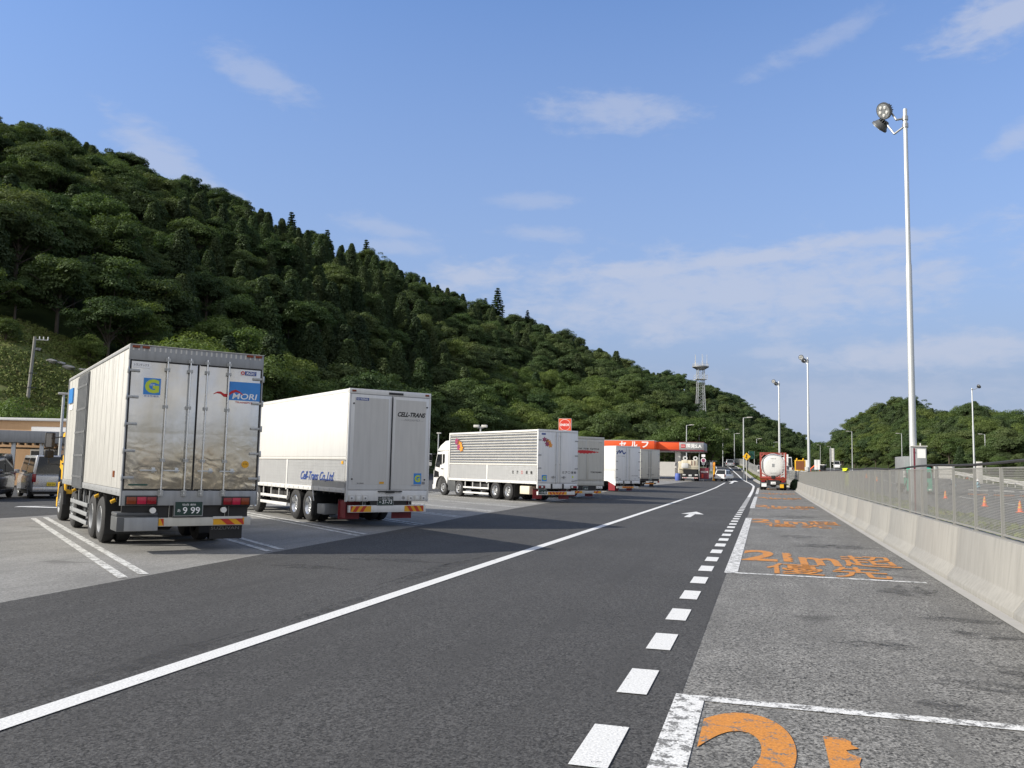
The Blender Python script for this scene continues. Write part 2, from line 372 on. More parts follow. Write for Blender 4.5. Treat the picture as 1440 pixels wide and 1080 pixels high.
# ------------------------------------------------------------------ road markings
def marking(name, polys, mat, dz=0.0):
    b = MB()
    for p in polys: flatpoly(b, p, dz)
    return tag(b.build(name, mat, recalc=False), kind='structure')
def ribbon(f, ys, w): return [[(f(a) - w / 2, a), (f(a) + w / 2, a), (f(c) + w / 2, c), (f(c) - w / 2, c)] for a, c in zip(ys[:-1], ys[1:])]
wy = sorted(set(list(np.arange(-30, 113, 4)) + [70, 90, 112]))
marking('lane_line', ribbon(lambda y: -4.69, wy, 0.20), M['lineW'])
marking('lane_dashes', [[(-1.10, y), (-0.87, y), (-0.87, y + .84), (-1.10, y + .84)] for y in np.arange(5.07 - 1.72 * 12, 80, 1.72)], M['lineW'])
marking('edge_line', ribbon(ex, sorted(set([62 + 3 * i for i in range(80)] + [y for y in RY if 62 < y < 299])), 0.22), M['lineW'], 0.004)
marking('far_lane_line', ribbon(lambda y: -7.2 - (y - 146) * .058, [130, 138, 146, 160, 180, 195, 223], 0.2), M['lineW'])
# straight ahead arrows
def arrow(cx, y0, y1, w):
    hd = y0 + (y1 - y0) * .58
    return [[(cx - w * .13, y0), (cx + w * .13, y0), (cx + w * .13, hd), (cx - w * .13, hd)], [(cx - w * .5, hd - .25), (cx + w * .5, hd - .25), (cx, y1)]]
marking('lane_arrow', arrow(-2.75, 32.9, 37.6, .9), M['lineW'], 0.0)
marking('lane_arrow', arrow(-3.8, 106, 123, 1.3), M['lineW'], 0.06)
marking('aisle_arrow', [[(-24.5, 24.0), (-21.6, 24.6), (-21.5, 25.0), (-24.4, 24.5)], [(-24.9, 24.3), (-24.6, 23.8), (-24.3, 25.2)], [(-20.7, 28.6), (-18.9, 29.2), (-18.9, 29.5), (-20.7, 29.0)]], M['lineW'])
# diagonal bay lines, in pairs
ANG = rad(49.75)
FWX, FWY = -math.sin(ANG), math.cos(ANG); RTX, RTY = math.cos(ANG), math.sin(ANG)
bl = []
for i in range(-3, 22):
    s = 2.52 + 3.09 * i
    for d in (-.17, .17):
        sc = s + d
        y = sc / .8 
        for _ in range(30):   # where this line meets the edge of the asphalt
            x = bx(y) - .12; y = (sc - RTX * x) / RTY
        e = .12 * RTX / RTY
        P = lambda t, k: (x + FWX * t + RTX * k, y + FWY * t + RTY * k)
        L = 14.3 if y < 100 else 6
        bl.append([P(0, -.07), P(0, .07), P(L, .07), P(L, -.07)])
marking('bay_lines', bl, M['lineWorn'], -0.002)
# stalls on the right: thick side bar, cross lines, orange lettering at either end
bars = []; cross = []
stalls = [(-11.0, 6.93), (15.32, 33.9), (43.2, 63.9), (71.6, 93.0)]
for y0, y1 in stalls:
    n = 6
    for k in range(n):
        a = y0 + (y1 - y0) * k / n; c = y0 + (y1 - y0) * (k + 1) / n
        bars.append([(-.66, a), (-.44, a), (-.44, c), (-.66, c)])
    cross.append([(-.44, y0), (2.5, y0), (2.5, y0 + .15), (-.44, y0 + .15)]); cross.append([(-.44, y1 - .15), (2.5, y1 - .15), (2.5, y1), (-.44, y1)])
marking('stall_bar', bars, M['lineStall'], -0.004)
marking('stall_cross_line', cross, M['lineStall'], -0.004)
def road_words(yb):
    for s, x, w, dy, h in (('2', -.43, .68, 2.38, 2.35), ('1', .36, .22, 2.45, 1.9), ('m', .66, .74, 2.05, 1.5), ('超', 1.47, 1.0, 2.2, 2.2), ('優', .04, .95, .32, 1.72), ('先', 1.15, .90, .26, 1.72)):
        y = yb + dy
        if s == '1':
            b = MB(); g = np.random.default_rng(4); L_ = [(x, y), (x + w - .06, y)]
            for k in range(1, 30): L_.append((x + w - .02 - min(.09, abs(g.normal()) * .045), y + h * k / 30))
            L_ += [(x + w * .6, y + h), (x, y + h)]; flatpoly(b, L_, -.004); o = b.build('road_lettering', M['lineO'], recalc=False)
        else:
            o = letters('road_lettering', s, None, (x, y, gz(0, y) - 0.004), XV, YV, w, h, M['lineO'], bold=(0.024 if s in '2m' else 0.0), ext=0.0, res=12)
            if s not in '2m':     # broad brush strokes: the glyph laid again a stroke's breadth to either side
                me = o.data; n = len(me.vertices); co = np.empty(n * 3); me.vertices.foreach_get('co', co); co = co.reshape(-1, 3); bb = MB(); fs = [tuple(p.vertices) for p in me.polygons]
                for k, (dx, dy2) in enumerate(((0, 0), (-.008, -.010), (.008, -.010), (-.008, .010), (.008, .010), (0, .015), (0, -.015))): bb.add([tuple(q) for q in co + np.array([dx, dy2, .0004 * k])], fs)
                bpy.data.objects.remove(o); o = bb.build('road_lettering', M['lineO'], recalc=False)
        tag(o, kind='structure')
road_words(1.82)
for y0, y1 in stalls[1:]:
    road_words(y0); road_words(y1 - 5.1)
# stains are in the pavement; a manhole and drain covers along the gutter
sg_ = np.random.default_rng(5)
for x, y, rx, ry in ((2.05, 14.1, .45, .6), (2.35, 11.6, .5, .2), (2.3, 10.6, .35, .25), (1.1, 9.6, .35, .2), (2.5, 8.6, .55, .5), (1.75, 8.1, .45, .2), (1.3, 7.3, .22, .16), (2.2, 17.5, .4, .4), (1.7, 22, .7, .6), (1.2, 36, .8, 1.0), (.9, 25, .5, .6), (-6.3, 14.5, .9, .25), (-5.05, 6.4, .14, 1.5), (-4.95, 9.6, .10, 1.2), (-5.2, 13.5, .16, 2.0), (-7.3, 13.0, .7, .3)):
    b = MB(); n = 22; b.poly([(x + rx * math.cos(2 * math.pi * i / n) * (1 + .45 * sg_.normal() * .6), y + ry * math.sin(2 * math.pi * i / n) * (1 + .45 * sg_.normal() * .6), -.0062) for i in range(n)]); tag(b.build('oil_stain', M['stain'], recalc=False), kind='structure')
# ------------------------------------------------------------------ barrier and mesh fence on the right
bar = thing('concrete_barrier', 'long pale concrete barrier with a sloping foot under the mesh fence', 'barrier', (2.90, 0, 0))
prof = [(0, -.05), (0, .07), (.13, .24), (.20, .86), (.40, .86), (.46, .24), (.60, .07), (.60, -.05)]
SEG = 4.0
first = None
for i in range(-2, 22):
    y0 = i * SEG; y1 = y0 + SEG - .022
    if i < 17:
        if first is None:
            b = MB(); b.loft([[(x, 0, z) for x, z in prof], [(x, SEG - .022, z) for x, z in prof]])
            first = b.build('barrier_segment', M['concrete'], bar, bevel=.012); o = first
        else: o = first.copy(); COL.objects.link(o); o.parent = bar
        o.location = (0, y0, 0)
    else:
        b = MB(); b.loft([[(x, 0, z + gz(3, y0)) for x, z in prof], [(x, SEG - .022, z + gz(3, y1)) for x, z in prof]])
        o = b.build('barrier_segment', M['concrete'], bar, bevel=.012); o.location = (0, y0, 0)
fen = thing('mesh_fence', 'grey galvanised wire mesh fence standing on the long concrete barrier', 'fence', (3.20, 0, .86))
PS = 1.6; nP = 60; Y0 = -7.2
pb = MB(); pb.box(-.022, .022, -.018, .018, -.02, .985); pb.box(-.05, .05, -.045, .045, -.005, .015)
post0 = pb.build('post', M['wire'], fen)
mb = MB()
for k in range(36): mb.box(-.0015, .0015, .0275 + (PS - .055) * k / 36 - .0021, .0275 + (PS - .055) * k / 36 + .0021, .05, .97)
for k in range(41): mb.box(-.0032, -.0017, .03, PS - .03, .06 + k * .0225 - .0030, .06 + k * .0225 + .0030)
mb.box(-.01, .01, .03, PS - .03, .97, .985); mb.box(-.018, .018, .03, PS - .03, .035, .06)
pan0 = mb.build('mesh_panel', M['wire'], fen, recalc=False)
for i in range(nP):
    y = Y0 + PS * i; dz = gz(3, y)
    p = post0 if i == 0 else post0.copy(); q = pan0 if i == 0 else pan0.copy()
    for o in (p, q):
        if i: COL.objects.link(o); o.parent = fen
        o.location = (0, y, dz)
# slack black cable along the fence top, and a hi-vis cloth over it
cb = MB(); pts = []
for i in range(0, 64):
    y = 9 + i * 1.25; pts.append((3.20 + .012 * math.sin(i * 1.7), y, 1.895 + gz(3, y) + .022 * math.sin(i * .9) + .02 * math.sin(i * .37)))
cb.tube(pts, .022, 6)
tag(cb.build('black_cable', M['rubber'], smooth=True), 'slack black cable lying along the top of the mesh fence', 'cable')
hv = MB()
for sgn in (-1, 1):
    hv.loft([[(3.20 + sgn * .03, 36.6, 1.92), (3.20 + sgn * .05, 36.6, 1.92), (3.20 + sgn * .05, 38.4, 1.93), (3.20 + sgn * .03, 38.4, 1.93)], [(3.20 + sgn * .05, 36.7, 1.84), (3.20 + sgn * .07, 36.7, 1.84), (3.20 + sgn * .08, 38.2, 1.83), (3.20 + sgn * .06, 38.2, 1.83)]])
hv.box(3.13, 3.27, 36.6, 38.4, 1.92, 1.95); hv.box(3.26, 3.275, 37.2, 37.9, 1.25, 1.84)
tag(hv.build('safety_cloth', M['hivis'], bevel=.01), 'bright yellow hi-vis cloth hung over the mesh fence top', 'cloth')
# second fence on a low wall along the exit lane
F2 = [(3.5, 91), (3.1, 96), (1.7, 112), (.6, 124), (-.5, 136), (-1.6, 149), (-2.6, 165), (-3.6, 185), (-5.2, 205), (-8.0, 235)]
w2 = MB(); f2 = MB(); p2 = []
for (x0, y0), (x1, y1) in zip(F2[:-1], F2[1:]):
    a = gz(x0, y0); c = gz(x1, y1)
    def wall(b, t, z0, z1):
        b.add([(x0, y0, a + z0), (x0 + t, y0, a + z0), (x0 + t, y0, a + z1), (x0, y0, a + z1), (x1, y1, c + z0), (x1 + t, y1, c + z0), (x1 + t, y1, c + z1), (x1, y1, c + z1)],
              [(0, 1, 2, 3), (7, 6, 5, 4), (0, 3, 7, 4), (3, 2, 6, 7), (2, 1, 5, 6), (1, 0, 4, 5)])
    wall(w2, .25, -.1, .75)
    L = math.hypot(x1 - x0, y1 - y0); n = int(L / .12)
    for k in range(n):
        t = k / n; x = x0 + (x1 - x0) * t + .12; y = y0 + (y1 - y0) * t; z = gz(x, y)
        f2.box(x - .006, x + .006, y - .012, y + .012, z + .75, z + 1.78)
    for zz in (.8, 1.05, 1.3, 1.55, 1.78): 
        f2.cyl((x0 + .12, y0, a + zz), (x1 + .12, y1, c + zz), .02, n=4)
    for k in range(int(L / 2) + 1):
        t = k * 2 / L; x = x0 + (x1 - x0) * t + .12; y = y0 + (y1 - y0) * t; z = gz(x, y); p2.append((x, y, z + .75))
fr = thing('wall_fence', 'grey mesh fence on a low concrete wall curving along the exit lane', 'fence', (3.1, 91, 0))
for o in (w2.build('low_wall', M['concrete'], fr), f2.build('mesh', M['wire'], fr)): o.location = (-3.1, -91, 0)
b = MB(); b.box(-.04, .04, -.04, .04, 0, 1.06); pq = b.build('post', M['steel'], fr)
for i, p in enumerate(p2):
    o = pq if i == 0 else pq.copy()
    if i: COL.objects.link(o); o.parent = fr
    o.location = (p[0] - 3.1, p[1] - 91, p[2])
# ------------------------------------------------------------------ lorries (local frame: x right, y forward from the rear face, z up)
def make_wheel_mesh(R, Wd, dual):
    t = MB()
    def tyre(c):
        h = Wd / 2
        t.lathe([(c - h * .8, R * .56), (c - h, R * .62), (c - h, R * .88), (c - h * .72, R * .985), (c - h * .3, R), (c + h * .3, R), (c + h * .72, R * .985), (c + h, R * .88), (c + h, R * .62), (c + h * .8, R * .56)], 'x', 32)
    # outer face is at x = 0, wheel goes inward (+x)
    tyre(Wd / 2)
    if dual: tyre(Wd * 1.6)
    return t
def make_rim_mesh(R, Wd, dual):
    r = MB(); k = R * .57
    d = .10 if dual else .03
    r.lathe([(Wd * .9, k), (.015, k * 1.02), (.0, k * .97), (.03, k * .90), (d, k * .82), (d + .02, k * .45), (d - .03, k * .42), (d - .05, k * .2), (d - .055, 0.001)], 'x', 32)
    for i in range(8):
        a = 2 * math.pi * i / 8; y, z = k * .33 * math.cos(a), k * .33 * math.sin(a)
        r.cyl((d - .06, y, z), (d, y, z), .016, n=6)
    for i in range(10):
        a = 2 * math.pi * (i + .5) / 10; y, z = k * .63 * math.cos(a), k * .63 * math.sin(a)
        r.cyl((d + .004, y, z), (d + .03, y, z), .042, n=10, mi=1)
    return r
WM = {}
def wheel(parent, x, y, side, R=.47, dual=False, rim='bright', Wd=.27):
    """side -1: outer face looks to -x"""
    key = (R, dual, rim, Wd)
    if key not in WM:
        a = make_wheel_mesh(R, Wd, dual).build('wheel', M['rubber'], smooth=True); b = make_rim_mesh(R, Wd, dual).build('rim', [M[rim], M['black']], a, smooth=True)
        WM[key] = (a.data, b.data)
        bpy.data.objects.remove(b); bpy.data.objects.remove(a)
    a = link(bpy.data.objects.new('wheel', WM[key][0]), parent); b = link(bpy.data.objects.new('rim', WM[key][1]), a)
    a.location = (x, y, R); a.rotation_euler = (rad((y * 37) % 360), 0, 0 if side < 0 else math.pi)
    return a
def chevron(b, x0, x1, y, z0, z1, n, flip=False, base=0, stripe=1):
    b.quad((x0, y, z0), (x1, y, z0), (x1, y, z1), (x0, y, z1), base)
    w = (x1 - x0) / n; h = (z1 - z0)
    for i in range(n):
        a = x0 + i * w + (0 if flip else w * .5) - (w * .15); s = w * .52; k = (w * .55 if not flip else -w * .55)
        q = [(a, z1), (a + s, z1), (a + s + k, z0), (a + k, z0)]
        q = [(min(max(px, x0), x1), pz) for px, pz in q]
        b.poly([(px, y - .004, pz) for px, pz in q], stripe)
def chassis(t, L, z0=.62, z1=.95, cab_len=2.2):
    b = MB()
    for s in (-.43, .43): b.box(s - .05, s + .05, .35, L + cab_len - .3, z0, z1)
    for y in np.arange(.4, L + cab_len - .4, .9): b.box(-.38, .38, y, y + .08, z0 + .05, z1 - .05)
    for y in np.arange(.5, L - .1, .45): b.box(-1.15, 1.15, y, y + .07, z1, z1 + .1)
    b.box(-.36, .36, 1.0, L - .4, z0 - .12, z0 + .06)
    b.build('chassis', M['black'], t)
def axles(t, rear, front, R, rim='bright', frim=None):
    b = MB()
    for y in rear:
        b.cyl((-1.0, y, R), (1.0, y, R), .09, n=10); b.lathe([(-.3, .1), (-.15, .24), (.15, .24), (.3, .1)], 'x', 14, c=(0, y, R))
    for y in front: b.cyl((-1.0, y, R), (1.0, y, R), .08, n=10)
    b.build('axle', M['black'], t)
    for y in rear:
        wheel(t, -1.22, y, -1, R, True, rim); wheel(t, 1.22, y, 1, R, True, rim)
    for y in front:
        wheel(t, -1.20, y, -1, R, False, frim or rim); wheel(t, 1.20, y, 1, R, False, frim or rim)
def lamp_cluster(t, x0, x1, z0, z1, y=-.035, order=('lensamber', 'lenspink', 'lensred'), frame='black'):
    b = MB(); b.box(x0 - .02, x1 + .02, y, .06, z0 - .02, z1 + .02)
    o = b.build('tail_lamp', M[frame], t, bevel=.006)
    n = len(order); w = (x1 - x0) / n
    for i, k in enumerate(order):
        c = MB(); c.box(x0 + i * w + .006, x0 + (i + 1) * w - .006, y - .022, y + .004, z0 + .004, z1 - .004); c.build('lens', M[k], o, bevel=.006)
    return o
def number_plate(t, x0, x1, z0, z1, y, txt, mat='plate', ink='inkwhite', small=None):
    b = MB(); b.box(x0, x1, y, y + .015, z0, z1)
    b.box(x0 - .02, x1 + .02, y + .0155, y + .03, z0 - .02, z1 + .02, 1)
    o = b.build('number_plate', [M[mat], M['grey']], t)
    w = x1 - x0; h = z1 - z0
    letters('plate_number', txt, o, (x0 + w * .28, y, z0 + h * .12), XV, ZV, w * .64, h * .5, M[ink], bold=.01)
    if small: letters('plate_region', small, o, (x0 + w * .25, y, z0 + h * .72), XV, ZV, w * .5, h * .17, M[ink])
    if mat == 'plate':
        letters('plate_kana', 'あ', o, (x0 + w * .08, y, z0 + h * .25), XV, ZV, w * .12, h * .22, M[ink])
    return o
def flap(t, x0, x1, y, z0, z1, mat): 
    b = MB(); b.box(x0, x1, y, y + .012, z0, z1); b.quad((x0, y - .002, z1 - .06), (x1, y - .002, z1 - .06), (x1, y - .002, z1), (x0, y - .002, z1), 1)
    return b.build('mud_flap', [M[mat], M['black']], t)
def cab(t, L, col, front=2.15, top=2.85, deflector=None, mirror=True, mirror_col='white', w=1.22):
    """cab over engine, from y = L+.12 to L+.12+front"""
    y0 = L + .12; y1 = y0 + front
    zb = .55
    p = [(y0, zb + .45), (y0, top), (y0 + .35, top + .03), (y1 - .42, top - .04), (y1 - .12, 1.62), (y1, 1.40), (y1 + .02, zb), (y1 - .32, zb)]
    # wheel arch cut
    fy = y1 - 1.02
    arch = [(fy + .60 * math.cos(a), .47 + .60 * math.sin(a)) for a in np.linspace(.15, math.pi - .1, 10)]
    p = [(y0, zb + .55), (y0, top), (y0 + .35, top + .03), (y1 - .42, top - .04), (y1 - .12, 1.62), (y1, 1.40), (y1 + .02, zb - .2), (y1 - .25, zb - .2)] + [q for q in arch if q[0] > y0 + .02 and q[0] < y1 - .22]
    b = MB(); b.prism(p, 'yz', -w, w)
    c = b.build('cab', M[col], t, bevel=.05, seg=3)
    # windscreen and side windows
    g = MB(); ws = [(y1 - .40, top - .22), (y1 - .125, 1.66)]
    g.add([(-w + .1, ws[1][0] + .015, ws[1][1]), (w - .1, ws[1][0] + .015, ws[1][1]), (w - .14, ws[0][0] + .02, ws[0][1]), (-w + .14, ws[0][0] + .02, ws[0][1])], [(0, 1, 2, 3)])
    g.build('windscreen', M['glass'], t)
    for s in (-1, 1):
        x = s * (w + .004)
        g = MB(); m_ = y0 + .42 * front; pl = [(m_, 1.78), (m_, top - .16), (y1 - .46, top - .16), (y1 - .2, 1.66), (m_ + .25, 1.60), (m_ + .2, 1.78)]
        g.prism([(a, z) for a, z in pl], 'yz', x - s * .03, x); g.build('side_window', M['glass'], t)
        g = MB(); g.prism([(m_ - .34, 1.92), (m_ - .34, top - .16), (m_ - .08, top - .16), (m_ - .08, 1.8)], 'yz', x - s * .03, x); g.build('quarter_window', M['glass'], t)
        g = MB(); g.prism([(m_ + .3, 1.05), (m_ + .36, 1.36), (y1 - .1, 1.46), (y1 - .06, 1.02)], 'yz', x - s * .03, x); g.build('lower_window', M['glass'], t)
        d = MB(); d.box(x - .006, x + .006, y0 + .45, y0 + .458, 1.0, top - .3); d.box(x - .006, x + .006, y0 + .45, y1 - .25, .99, .998); d.box(x - .03, x + .03, y0 + .55, y0 + .78, 1.52, 1.57)
        d.build('door', M['plastic'], t)
        a = MB(); pts = [(fy + r * math.cos(q), .47 + r * math.sin(q)) for r in (.66,) for q in np.linspace(0, math.pi, 12)] + [(fy + .59 * math.cos(q), .47 + .59 * math.sin(q)) for q in np.linspace(math.pi, 0, 12)]
        a.prism(pts, 'yz', x - s * .05, x + s * .02); a.build('wheel_arch', M['plastic'], t)
        if mirror:
            mm = MB(); X = s * (w + .28)
            mm.tube([(s * w, y1 - .25, top - .15), (X, y1 - .05, top - .2), (X, y1 - .02, 1.55), (s * w, y1 - .2, 1.5)], .018, 6)
            ar = mm.build('mirror_arm', M['black'], t)
            mm = MB(); mm.box(X - .13, X + .13, y1 - .08, y1 + .04, 1.98, 2.42); mb_ = mm.build('mirror', M[mirror_col], ar, bevel=.04)
            mm = MB(); mm.box(X - .105, X + .105, y1 - .087, y1 - .081, 2.01, 2.39); mm.build('mirror_glass', M['mirror'], ar)
            mm = MB(); mm.box(X - .12, X + .12, y1 - .08, y1 + .05, 1.70, 1.92); mm.build('lower_mirror', M[mirror_col], ar, bevel=.04)
    b = MB(); b.box(-w - .01, w + .01, y1 - .2, y1 + .08, .32, .62); b.build('front_bumper', M[col], t, bevel=.04)
    for s in (-1, 1):
        b = MB(); b.box(s * .98 - .17, s * .98 + .17, y1 + .06, y1 + .09, .42, .56); b.build('headlight', M['lensclear'], t, bevel=.01)
    b = MB()
    for k in range(4): b.box(-.8, .8, y1 + .02, y1 + .04, .75 + k * .14, .82 + k * .14)
    b.build('grille', M['plastic'], t)
    if deflector:
        b = MB(); q = [(y0, top + .02), (y0, deflector), (y0 + .45, deflector - .02), (y0 + 1.05, deflector - .28), (y0 + 1.45, top + .02)]
        b.prism(q, 'yz', -w + .03, w - .03); b.build('roof_deflector', M[col], t, bevel=.07, seg=3)
    return c
def side_guard(t, x, y0, y1, zs, mat='steel', posts=4, hang=.95):
    b = MB(); s = -1 if x < 0 else 1
    for z in zs: b.box(x - .02, x + .02, y0, y1, z - .045, z + .045)
    for i in range(posts):
        y = y0 + (y1 - y0) * (i + .15) / (posts - .7)
        b.box(x - s * .05 - .02, x - s * .05 + .02, y - .025, y + .025, zs[-1] - .08, hang)
    k = MB(); k.box(*sorted((x * .86, x * .35)), y0 + .3, y1 - .5, .42, .84); k.build('tank_box', M['black'], t, bevel=.05)
    return b.build('side_guard', M[mat], t, bevel=.006)
def place(t, x, y):   # rear left corner given
    t.location = (x + RTX * 1.245, y + RTY * 1.245, gz(x, y)); t.rotation_euler = (0, 0, ANG)
def rear_bumper(t, x0, x1, z0, z1, chevs, mat='bright', y=.02):
    b = MB(); b.box(x0, x1, y, y + .12, z0, z1)
    for x in (x0 * .6, x1 * .6): b.box(x - .04, x + .04, y + .05, y + .14, z1, .95, 1)
    o = b.build('rear_bumper', [M[mat], M['black']], t, bevel=.008)
    for a, c, n, fl in chevs:
        k = MB(); chevron(k, a, c, y - .004, z0 + .015, z1 - .015, n, fl); k.build('reflector_board', [M['chevy'], M['chevr']], o, recalc=False)
    return o
GRP = 'lorries parked in the diagonal bays'
# ---- 1: old stainless van body with side door
t = thing('box_truck', 'dirty steel box lorry with polished rear doors and a yellow cab', 'lorry', group=GRP)
T, L = 3.82, 8.85
place(t, -11.23, 13.19)
chassis(t, L, .60, .88)
axles(t, [2.46, 3.62], [6.9, 9.75], .47, 'grey')
b = MB(); b.box(-1.235, 1.235, .08, L, 1.16, T - .03)
b.build('cargo_body', M['sidepanel'], t, bevel=.01)
b = MB()
for k in range(1, 15):
    y = L * k / 15
    for s in (-1, 1): b.box(s * 1.2362 - .003, s * 1.2362 + .003, y - .012, y + .012, 1.18, T - .08)
b.build('panel_seam', M['lgrey'], t)
b = MB()
for s in (-1, 1):
    b.box(s * 1.24 - .012, s * 1.24 + .012, .08, L + .01, 1.03, 1.158); b.box(s * 1.236 - .018, s * 1.236 + .018, .08, L + .01, T - .055, T)
    b.box(s * 1.24 - .016, s * 1.24 + .016, L - .03, L + .015, 1.03, T)
    for k in range(14): b.cyl((s * 1.252, .4 + k * .6, 1.095), (s * 1.258, .4 + k * .6, 1.095), .018, n=8)
b.build('body_rail', M['grey'], t, bevel=.004)
# left side door of vertical dark bars
b = MB(); b.box(-1.262, -1.237, 5.02, 6.72, 1.0, T - .09)
sd = b.build('side_door', M['dgrey'], t)
for k in range(9):
    b = MB(); y = 5.1 + k * .193; b.box(-1.285, -1.263, y, y + .05, 1.05, T - .14)
    for z in (1.25, 1.75, 2.3, 2.85, 3.4): b.box(-1.293, -1.286, y - .02, y + .07, z, z + .05)
    b.build('door_bar', M['grey'], sd)
b = MB(); b.box(-1.268, -1.238, 7.8, 8.55, 3.14, 3.52); sg = b.build('side_sign', M['skyblue'], t)
b = MB(); b.box(-1.25, -1.238, 7.82, 8.45, 2.96, 3.08); b.build('side_sign', M['inkwhite'], t)
b = MB(); b.box(-1.243, -1.2375, .85, 1.05, 1.36, 1.48); b.build('side_label', M['lensamber'], t)
# rear frame
b = MB()
b.box(-1.25, 1.25, -.01, .08, 3.545, T); b.box(-1.25, -1.225, -.01, .08, .86, 3.544); b.box(1.225, 1.25, -.01, .08, .86, 3.544); b.box(-1.224, 1.224, -.012, .08, .86, 1.135)
b.build('rear_frame', M['grey'], t, bevel=.006)
b = MB(); b.box(-1.25, 1.25, -.03, L, T, T + .012)
for k in range(26): b.box(-1.2 + k * .094, -1.17 + k * .094, -.016, -.011, 3.72, 3.80)
b.build('roof', M['lgrey'], t)
for s in (-1, 1):
    for k in (0, 1):
        b = MB(); x = s * (1.14 - k * .17); b.box(x - .065, x + .065, -.035, -.011, 3.765, 3.81); b.build('marker_lamp', M['lensamber'], t, bevel=.006)
for s in (-1, 1):
    xa, xb = sorted((s * .012, s * 1.218))
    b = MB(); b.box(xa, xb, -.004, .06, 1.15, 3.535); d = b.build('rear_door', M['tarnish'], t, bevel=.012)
    b = MB()
    for x in (xa, xb): b.box(x - (.018 if x > 0 else 0), x + (0 if x > 0 else .018), -.010, -.0045, 1.15, 3.535)
    b.box(xa + .02, xb - .02, -.010, -.0045, 1.15, 1.165); b.box(xa + .02, xb - .02, -.010, -.0045, 3.52, 3.535); b.build('door_seal', M['black'], d)
    for x in (s * .155, s * .57):
        b = MB(); b.cyl((x, -.05, 1.05), (x, -.05, 3.64), .016, n=10)
        for z in (1.06, 1.12, 1.70, 2.70, 3.40, 3.58): b.box(x - .045, x + .045, -.045, -.0045, z - .03, z + .03, 1); b.box(x - .026, x + .026, -.074, -.0455, z - .02, z + .02, 1)
        b.build('locking_rod', [M['bright'], M['hingesteel']], d)
    for x in (s * .31, s * .72):
        b = MB(); b.box(x - .03, x + .03, -.045, -.0045, 1.47, 1.56); b.box(x - .24, x + .05, -.058, -.046, 1.495, 1.52); b.build('door_handle', M['steel'], d, bevel=.004)
    for z in (1.37, 1.86, 2.355, 2.855, 3.345):
        b = MB(); b.box(*sorted((s * 1.265, s * 1.05)), -.028, -.0045, z - .024, z + .024); b.cyl((s * 1.252, -.03, z - .06), (s * 1.252, -.03, z + .06), .022, n=8); b.cyl((s * 1.14, -.035, z), (s * 1.14, -.029, z), .02, n=8); b.build('hinge', M['hingesteel'], d, bevel=.004)
yd = -.006
def sign(name, x0, x1, z0, z1, mat, y=yd): 
    b = MB(); b.box(x0, x1, y - .004, y + .003, z0, z1); return b.build(name, mat if isinstance(mat, list) else M[mat], t)
g = sign('maker_sign', -1.175, -.88, 3.40, 3.50, 'inkwhite'); letters('sign_lettering', 'トランテックス', g, (-1.155, yd - .004, 3.43), XV, ZV, .255, .045, M['ink'], bold=.008)
g = sign('safety_sign', -.985, -.665, 2.86, 3.23, 'inkwhite')
b = MB(); b.box(-.975, -.675, yd - .008, yd - .0045, 2.91, 3.22); b.build('sign_panel', M['skyblue'], g)
letters('sign_lettering', 'G', g, (-.95, yd - .008, 2.94), XV, ZV, .25, .26, M['lime'], bold=.05)
letters('sign_lettering', '安全性優良', g, (-.955, yd - .004, 2.868), XV, ZV, .26, .034, M['inkblue'])
letters('sign_lettering', '認定', g, (-.865, yd - .0085, 3.075), XV, ZV, .09, .04, M['inkwhite'])
g = sign('company_sign', .58, 1.205, 2.90, 3.265, 'skyblue')
letters('sign_lettering', 'MORI', g, (.66, yd - .004, 2.925), XV, ZV, .49, .115, M['inkwhite'], shear=.15, bold=.015)
letters('sign_lettering', 'TRANSPORT', g, (.72, yd - .002, 2.845), XV, ZV, .42, .035, M['inkred'], bold=.01)
sw = [(.30, 3.00), (.37, 3.035), (.44, 3.03), (.50, 2.985), (.57, 2.985), (.64, 3.05), (.72, 3.085), (.80, 3.06), (.88, 3.0)]
b = MB()
for i, ((xa, za), (xb, zb)) in enumerate(zip(sw[:-1], sw[1:])):
    wa = .012 + .05 * math.sin(math.pi * i / 8); wb = .012 + .05 * math.sin(math.pi * (i + 1) / 8)
    b.quad((xa, yd - .0065, za - wa / 2), (xb, yd - .0065, zb - wb / 2), (xb, yd - .0065, zb + wb / 2), (xa, yd - .0065, za + wa / 2))
b.build('logo_swoosh', M['inkred'], g)
g = sign('badge', .80, 1.12, 3.395, 3.495, 'inkwhite')
b = MB(); b.box(.885, 1.11, yd - .008, yd - .0045, 3.405, 3.485); b.build('sign_panel', M['inkblue'], g); letters('sign_lettering', 'RGC', g, (.91, yd - .0085, 3.42), XV, ZV, .18, .05, M['inkwhite'], bold=.02, shear=.2)
b = MB(); b.cyl((.843, yd - .008, 3.445), (.843, yd - .0045, 3.445), .038, n=20); b.build('sign_panel', M['inkred'], g)
letters('sign_lettering', '+', g, (.82, yd - .0085, 3.422), XV, ZV, .046, .046, M['inkwhite'], bold=.03)
b = MB(); b.cyl((.98, yd - .005, 1.65), (.98, yd + .002, 1.65), .07, n=20); g = b.build('round_sticker', M['chevy'], t); letters('sign_lettering', '最大積載', g, (.935, yd - .005, 1.645), XV, ZV, .09, .022, M['ink'])
g = sign('door_label', -1.13, -.80, 1.225, 1.255, 'dgreen')
lamp_cluster(t, -1.15, -.63, .885, 1.025); lamp_cluster(t, .58, 1.09, .865, 1.005, order=('lensred', 'lenspink', 'lensamber'))
number_plate(t, -.29, .20, .675, .925, -.03, '9 99', small='仙台 800')
for x in (-.68, .61):
    b = MB(); b.cyl((x, -.02, .77), (x, .05, .77), .055, n=18); b.build('reverse_lamp', M['lensclear'], t, smooth=True)
